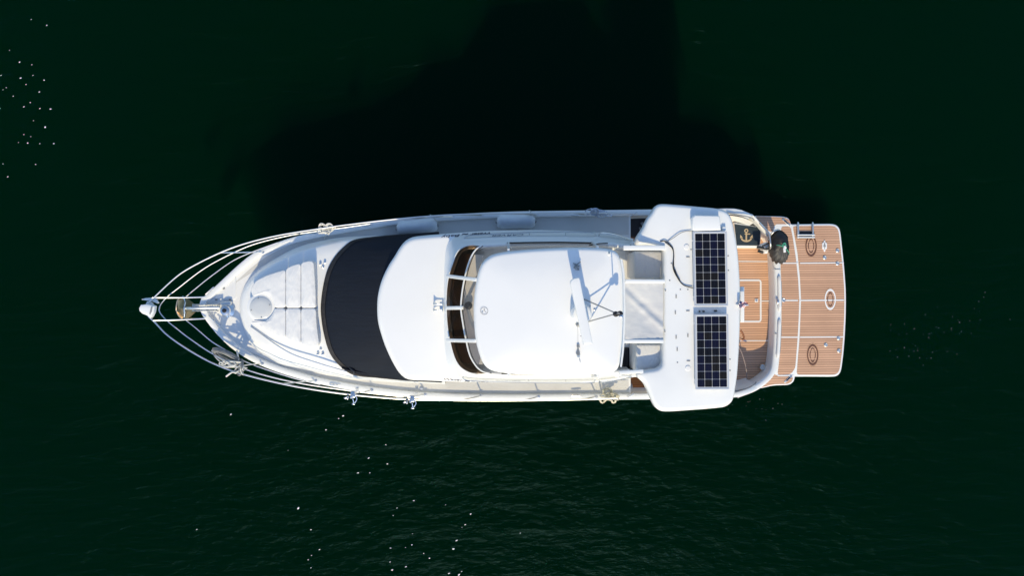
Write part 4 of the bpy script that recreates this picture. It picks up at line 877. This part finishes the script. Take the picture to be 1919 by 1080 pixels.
# ------------------------------------------------------------------ things resting on the yacht
# sun pad: six cushions around the hatch
pad = empty("sun_pad", P(530, 577, 2.93), "white padded sunbathing mat of six cushions on the foredeck around the round hatch", "sun pad")
def zpad(x): return interp(x, [(460, 2.97), (500, 3.05), (610, 3.12)])
cush = [
 [(468.5,543),(479,526),(500,515.5),(534.7,504.5),(534.7,577.3),(514,577.3),(511,565),(505,557),(495,551),(484,552),(474,558)],
 [(535.3,503.5),(548,497),(563.3,493),(563.3,577.3),(535.3,577.3)],
 [(563.8,492),(581,488),(588,491),(590,520),(591.5,548),(592,577.3),(563.8,577.3)],
 [(470,601),(476,603),(488,604),(500,600),(508,592),(513,583),(514,578.2),(534.7,578.2),(534.7,634.5),(520,630.5),(500,620),(482,608)],
 [(535.3,578.2),(563.3,578.2),(563.3,645.5),(548,640.5),(535.3,635.5)],
 [(563.8,578.2),(592,578.2),(593,605),(596,630),(598,645),(590,653),(578,651),(563.8,646.5)]]
for i, cpx in enumerate(cush):
    ol = spline(pts_px(cpx, zpad), 90, True) if False else dens(soften(pts_px(cpx, zpad), 0.04), 0.035)
    mb = MB(); mb.slab(ol, 0.26, 0.028, 0.025, 5)
    for v in mb.bm.verts:
        if v.co.z > 2.94: v.co.z += 0.006 * noise.noise(v.co * 9)
    mb.build("cushion", VINYL, pad, angle=70)

# anchor on the bow roller
an = empty("anchor", P(352, 579, 2.60), "polished steel plough anchor coloured by brown reflections hanging from the bow roller ahead of the deck", "anchor")
mb = MB()
tip, spine0 = P(331.5, 579, 2.42), P(371, 579, 2.70)
rib = spline([P(334,579.5,2.62), P(343,578,2.76), P(352,578,2.78), P(371,578.5,2.76)], 14)
lw = spline([P(334,562,2.42), P(339,558,2.36), P(350,559.5,2.40), P(371,577,2.72)], 14); rw = spline([P(333,586,2.42), P(343,599.5,2.36), P(351,598,2.40), P(371,580,2.72)], 14)
ml = [a.lerp(b, 0.5) - Vector((0, 0, -0.02)) for a, b in zip(rib, lw)]; mr = [a.lerp(b, 0.5) + Vector((0, 0, 0.02)) for a, b in zip(rib, rw)]
mb.loft([lw, ml, rib, mr, rw], False)
mb.loft([[p - Vector((0, 0, 0.03)) for p in q] for q in (lw, ml, rib, mr, rw)], False)
mb.bridge(mb.ring([q[0] for q in (lw, ml, rib, mr, rw)]), mb.ring([q[0] - Vector((0, 0, 0.03)) for q in (lw, ml, rib, mr, rw)]), False)
mb.build("fluke", ANCHOR_METAL, an, angle=35)
mb = MB(); mb.tube(spline([P(330.5,582,2.46),P(331,573,2.48),P(334,562,2.44),P(339,557.5,2.40)], 14), 0.018, 8); mb.tube(spline([P(330.5,580,2.46),P(334,590,2.44),P(343,600,2.38)], 12), .018, 8); mb.build("fluke_rim", ANCHOR_METAL, an)
mb = MB(); sh = spline([P(347,578,2.72), P(360,578,2.84), P(380,577.5,2.86), P(412,577,2.84)], 20); mb.tube(sh, [0.04] * 6 + [0.034] * 14, 8); mb.build("shank", STEEL, an)
mb = MB(); mb.tube(spline([P(343,556,2.66),P(347,566,2.74),P(345,578,2.78),P(346,592,2.72),P(343,599,2.60)], 24), 0.02, 8); mb.build("roll_bar", CHROME, an)

def loops(q, c, a, b, n, r, jit, turns=14, span=1.0):
    """n overlapping hand-coiled turns in the plane of a and b."""
    for i in range(n):
        off = Vector([random.gauss(0, jit) for _ in range(3)]); sa, sb = random.uniform(0.92, 1.08), random.uniform(0.92, 1.08); ph = random.random() * 6.28
        pts = [c + off + a * sa * math.cos(ph + 6.2832 * span * k / turns) + b * sb * math.sin(ph + 6.2832 * span * k / turns) + Vector((0, 0, random.gauss(0, jit * 0.25))) for k in range(turns)]
        q.tube(spline(pts, 40, True), r, 6, closed=True)
def tangle(q, c, ext, n, r):
    for i in range(n):
        pts = [c + Vector((random.gauss(0, ext[0]), random.gauss(0, ext[1]), random.gauss(0, ext[2]))) for _ in range(7)]
        q.tube(spline(pts, 44), r, 6)
# big grey hank on the bow rail
hk = empty("rope_hank", P(428, 672, 2.75), "big grey rope hank with loose white ends tied on the lower bow rail", "rope", "ropes tied along the yacht's rails")
mb = MB(); loops(mb, P(425, 669, 3.0), Vector((0.27, -0.12, -0.03)), Vector((0.03, 0.14, 0.24)), 44, 0.013, 0.022); loops(mb, P(450, 689, 3.06), Vector((0.08, 0.10, 0.05)), Vector((0.06, -0.07, 0.12)), 12, 0.013, 0.03); mb.build("coil", ROPEG, hk)
mb = MB(); tangle(mb, P(432, 683, 3.18), (0.15, 0.06, 0.03), 5, 0.013); tangle(mb, P(452, 692, 3.18), (0.06, 0.05, 0.04), 5, 0.013)
mb.tube(spline([P(443,700,3.2),P(436,698,3.24),P(429,702,3.24),P(424,706,3.22)], 14), 0.02, 8); mb.tube(spline([P(444,658,2.72),P(446,668,2.95),P(447,676,3.1)], 10), .02, 8); mb.tube(spline([P(397,657,3.0),P(400,664,3.06),P(408,674,3.16),P(420,684,3.2)], 12), .014, 8); mb.build("loose_end", ROPE, hk)
# white bow line on the upper rail
hk = empty("mooring_line", P(613, 431, zg(613)), "white looped mooring line tied on the shaded side's rail near the bow", "rope", "ropes tied along the yacht's rails")
mb = MB(); loops(mb, P(604, 425, 3.02), Vector((0.07, 0.0, 0.0)), Vector((0.0, 0.05, 0.05)), 3, 0.011, 0.012); loops(mb, P(619, 425, 3.02), Vector((0.07, 0.01, 0.0)), Vector((-0.01, 0.06, 0.05)), 3, 0.011, 0.012)
tangle(mb, P(611, 431, 2.95), (0.10, 0.045, 0.05), 7, 0.012); mb.tube(spline([P(612,432,2.9),P(610,440,2.6),P(607,452,2.33)], 10), 0.010, 6); mb.build("coil", ROPE, hk)
hk = empty("mooring_line", P(1118, 400, zg(1118)), "blue-shaded knotted mooring line on the far rail abreast of the canopy", "rope", "ropes tied along the yacht's rails")
mb = MB(); loops(mb, P(1114, 396, 2.76), Vector((0.08, 0.0, 0.0)), Vector((0.0, 0.06, 0.06)), 5, 0.012, 0.02); tangle(mb, P(1122, 400, 2.6), (0.12, 0.04, 0.06), 7, 0.012); mb.tube(spline([P(1107,390,2.8),P(1110,396,2.8),P(1125,400,2.6),P(1148,403,2.1)], 14), .012, 6); mb.build("coil", mat("rope_blue", (0.50, 0.56, 0.66), 0.9, spec=0.1, vary=0.2, vscale=14), hk)
hk = empty("mooring_line", P(1140, 742, zg(1140)), "tan coiled mooring line hanging over the sunny gunwale just ahead of the arch", "rope", "ropes tied along the yacht's rails")
mb = MB(); loops(mb, P(1138, 735, 2.16), Vector((0.10, 0.0, 0.0)), Vector((0.0, 0.09, 0.03)), 5, 0.012, 0.015); tangle(mb, P(1147, 742, 2.3), (0.10, 0.035, 0.05), 8, 0.012)
mb.tube(spline([P(1124,750,2.5),P(1128,755,2.3),P(1131,754,2.2),P(1138,749,2.45),P(1146,751,2.45),P(1150,755,2.3),P(1154,749,2.5)], 30), 0.024, 6); mb.build("coil", ROPET, hk)
# fenders lying on the shaded side deck
def fender(px, py, ln, rz, label, ridged):
    z = zd(px) + 0.165; f = empty("fender", P(px, py, zd(px)), label, "fender", "fenders lying on the shaded side deck"); c = P(px, py, z)
    e = Vector((math.cos(rz), math.sin(rz), 0)); h = ln / 2; q = MB(); r = 0.165
    q.lathe(c - e * h, e, [(0.02, 0), (0.10, 0.01), (r * 0.86, 0.05), (r * 0.98, 0.11)] + [(r * (1.0 + 0.012 * math.sin(k * 2.1)), lerp(0.14, ln - 0.14, k / 12)) for k in range(13)] + [(r * 0.98, ln - 0.11), (r * 0.86, ln - 0.05), (0.10, ln - 0.01), (0.02, ln)], 28); q.build("fender_body", FENDER, f, angle=70)
    for s in (-1, 1):
        q = MB(); q.lathe(c + e * s * (h - 0.01), e * s, [(0.045, 0), (0.045, 0.03), (0.02, 0.05)], 14); q.build("fender_eye", GREY, f)
    q = MB(); q.tube(spline([c + e * (h + 0.03), c + e * (h - 0.05) + Vector((0, 0.14, 0.10)), c + e * (h - 0.15) + Vector((0, 0.24, 0.28))], 12), 0.011, 6); q.build("fender_line", ROPE, f)
fender(782, 425.5, 0.98, 0.09, "smooth rounded pale fender on the shaded side deck beside the black windscreen cover", False)
fender(967, 415.5, 0.93, 0.02, "pale cloth-covered fender on the shaded side deck beside the flybridge", True)
# door mat with an anchor
dm = empty("door_mat", P(1400, 442, 1.36), "dark blue mat with a beige anchor on the cockpit step", "mat")
dz = 1.364
mb = MB(); mb.slab(dens(pts_px([(1376.5,420),(1420,426),(1425.5,432),(1423.5,460.5),(1381,460)], dz + 0.014)), 0.014, 0.006, None); mb.build("pile", MAT_NAVY, dm)
mb = MB(); zz = dz + 0.019; ac = P(1398.6, 432.5, zz); k = 17.97 / FPX
ringflat(mb, ac, 0.052, 0.026, 24)
def quad(a, b, wd, wd2=None):
    e = (b - a).normalized(); n_ = Vector((-e.y, e.x, 0)); w2 = wd if wd2 is None else wd2
    mb.sheet([a + n_ * wd / 2, b + n_ * w2 / 2, b - n_ * w2 / 2, a - n_ * wd / 2])
quad(ac + Vector((0, -0.05, 0.001)), ac + Vector((0, -0.29, 0.001)), 0.04); quad(ac + Vector((-0.045, -0.083, 0.002)), ac + Vector((0.10, -0.083, 0.002)), 0.026)
arc0 = [ac + Vector((math.sin(t) * 0.15, -0.17 - math.cos(t) * 0.12, 0.003)) for t in [lerp(-1.25, 1.25, i / 14) for i in range(15)]]; arc1 = [ac + Vector((math.sin(t) * 0.115, -0.17 - math.cos(t) * 0.075, 0.003)) for t in [lerp(-1.25, 1.25, i / 14) for i in range(15)]]
mb.loft([arc0, arc1], False)
for s in (-1, 1): mb.sheet([ac + Vector((s * 0.155, -0.10, 0.004)), ac + Vector((s * 0.16, -0.19, 0.004)), ac + Vector((s * 0.085, -0.185, 0.004))])
mb.build("anchor_emblem", BEIGE, dm, smooth=False)
# outboard under its cover on the stern rail
ob = empty("outboard_motor", P(1458, 465, 1.30), "small outboard motor under a black cover tied with green cord on the stern rail", "outboard motor")
mb = MB(); ctr = P(1460, 463, 1.72); rings = []
nn = 48
prof = [(0.0, -0.30, .55), (0.12, -0.24, .85), (0.3, -0.12, 1.0), (0.55, 0.02, 1.0), (0.8, 0.14, .86), (0.95, 0.20, .55), (1.0, 0.22, .12)]
for (t, dz_, sc_) in prof:
    rr = []
    for k in range(nn):
        a = 6.2832 * k / nn; x, y = math.cos(a), math.sin(a)
        ex = abs(x) ** 0.8 * (1 if x > 0 else -1) * 0.225; ey = abs(y) ** 0.8 * (1 if y > 0 else -1) * 0.40
        pl_ = 1.0 + (0.07 * math.cos(a * 17) * max(0, -y) ** 0.5 if y < -0.1 else 0.02 * math.cos(a * 7))
        rr.append(ctr + Vector(((ex + (0.05 * -y)) * sc_ * pl_, ey * sc_ * (pl_ if y < 0 else 1) , dz_ + 0.05 * y * (1 if t > .3 else 0))))
    rings.append(rr)
rs = mb.loft(rings, True, True, True)
for v in mb.bm.verts:
    d = v.co - ctr; v.co = ctr + d * (1 + 0.10 * noise.noise(v.co * 6) + 0.05 * noise.noise(v.co * 14)) + Vector((0.03 * (1 if d.y > 0 else 0) * (abs(d.y) / 0.4), 0, 0))
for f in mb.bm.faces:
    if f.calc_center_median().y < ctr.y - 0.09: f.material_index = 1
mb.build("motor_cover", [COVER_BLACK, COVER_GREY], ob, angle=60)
mb = MB(); mb.tube(spline([ctr + Vector(v) for v in ((-0.22, 0.03, 0.05), (-0.12, 0.035, 0.20), (0.0, 0.0, 0.255), (0.12, -0.09, 0.21), (0.22, -0.17, 0.08), (0.235, -0.20, -0.05))], 24), 0.012, 6)
loops(mb, ctr + Vector((0.02, 0.03, 0.27)), Vector((0.035, 0.01, 0)), Vector((0, 0.04, 0.01)), 3, 0.009, 0.01); mb.build("green_cord", GREEN, ob)
mb = MB(); mb.box(ctr + Vector((0.035, -0.09, 0.262)), (0.06, 0.12, 0.02), 0.12, 0.008); mb.box(ctr + Vector((0.05, -0.02, 0.265)), (0.05, 0.08, 0.02), 0.5, 0.008); mb.build("tag", WHITE, ob)
mb = MB(); cb_ = P(1433, 463.5, 1.62); mb.slab(dens([cb_ + Vector((x, y, 0)) for x, y in ((-0.10, 0.02), (-0.05, 0.09), (0.06, 0.13), (0.13, 0.08), (0.13, -0.05), (0.09, -0.15), (0.0, -0.16), (-0.03, -0.06))], 0.03), 0.22, 0.06, 0.02); mb.build("clamp_bracket", WHITE, ob)
mb = MB(); mb.tube(spline([cb_ + Vector(v) for v in ((0.16, 0.0, 0.03), (0.02, -0.05, 0.06), (-0.10, -0.02, 0.05), (-0.21, -0.005, 0.03))], 16), [0.025] * 9 + [0.04] * 7, 10); mb.tube(spline([cb_ + Vector(v) for v in ((-0.17, -0.08, 0.0), (-0.10, -0.12, 0.02), (-0.05, -0.13, 0.02))], 8), 0.038, 8); mb.tube(spline([cb_ + Vector(v) for v in ((-0.08, 0.03, 0.05), (0.0, 0.06, 0.06), (0.08, 0.11, 0.05))], 10), .018, 8); mb.build("tiller_handle", BLACK, ob)
mb = MB(); mb.tube([P(1454, 463, 1.5), P(1459, 463, 0.9)], 0.06, 12); mb.box(P(1452, 463, 1.38), (0.2, 0.16, 0.22), 0, 0.03); mb.build("motor_leg", BLACK, ob)
# ensign at the arch's after edge
fg = empty("ensign_flag", P(1386, 572, AZ - 0.05), "small red, white and blue flag drooping behind the arch", "flag")
mb = MB(); fa, fb = P(1384, 572, AZ + 0.02), P(1405, 574, AZ + 0.02); mb.tube([fa + Vector((-0.05, 0, 0)), fa + Vector((0.06, 0, 0.05)), fa + Vector((0.17, 0, 0.12))], 0.01, 8); mb.box(fa + Vector((0.0, 0.0, 0.0)), (0.05, 0.06, 0.04), 0, 0.01); mb.build("staff", STEEL, fg)
mb = MB(); rows = []
for i in range(15):
    t = i / 14; row = []
    for j in range(15):
        s = j / 14; row.append(fa + Vector((-0.02 + 0.21 * t, 0.075 - 0.15 * s * (1 - 0.45 * t) - 0.02 * t + 0.012 * math.sin(t * 11 + s * 4), 0.10 - 0.10 * t + 0.03 * math.sin(s * 9 + t * 3))))
    rows.append(row)
rs = [mb.ring(r) for r in rows]
for i in range(14):
    for j in range(14):
        mb.mi = 2 if (i < 4 and j < 5) else (0 if j % 2 == 0 else 1); mb.face((rs[i][j], rs[i + 1][j], rs[i + 1][j + 1], rs[i][j + 1]))
mb.build("flag_cloth", [RED, WHITE, NAVY], fg)
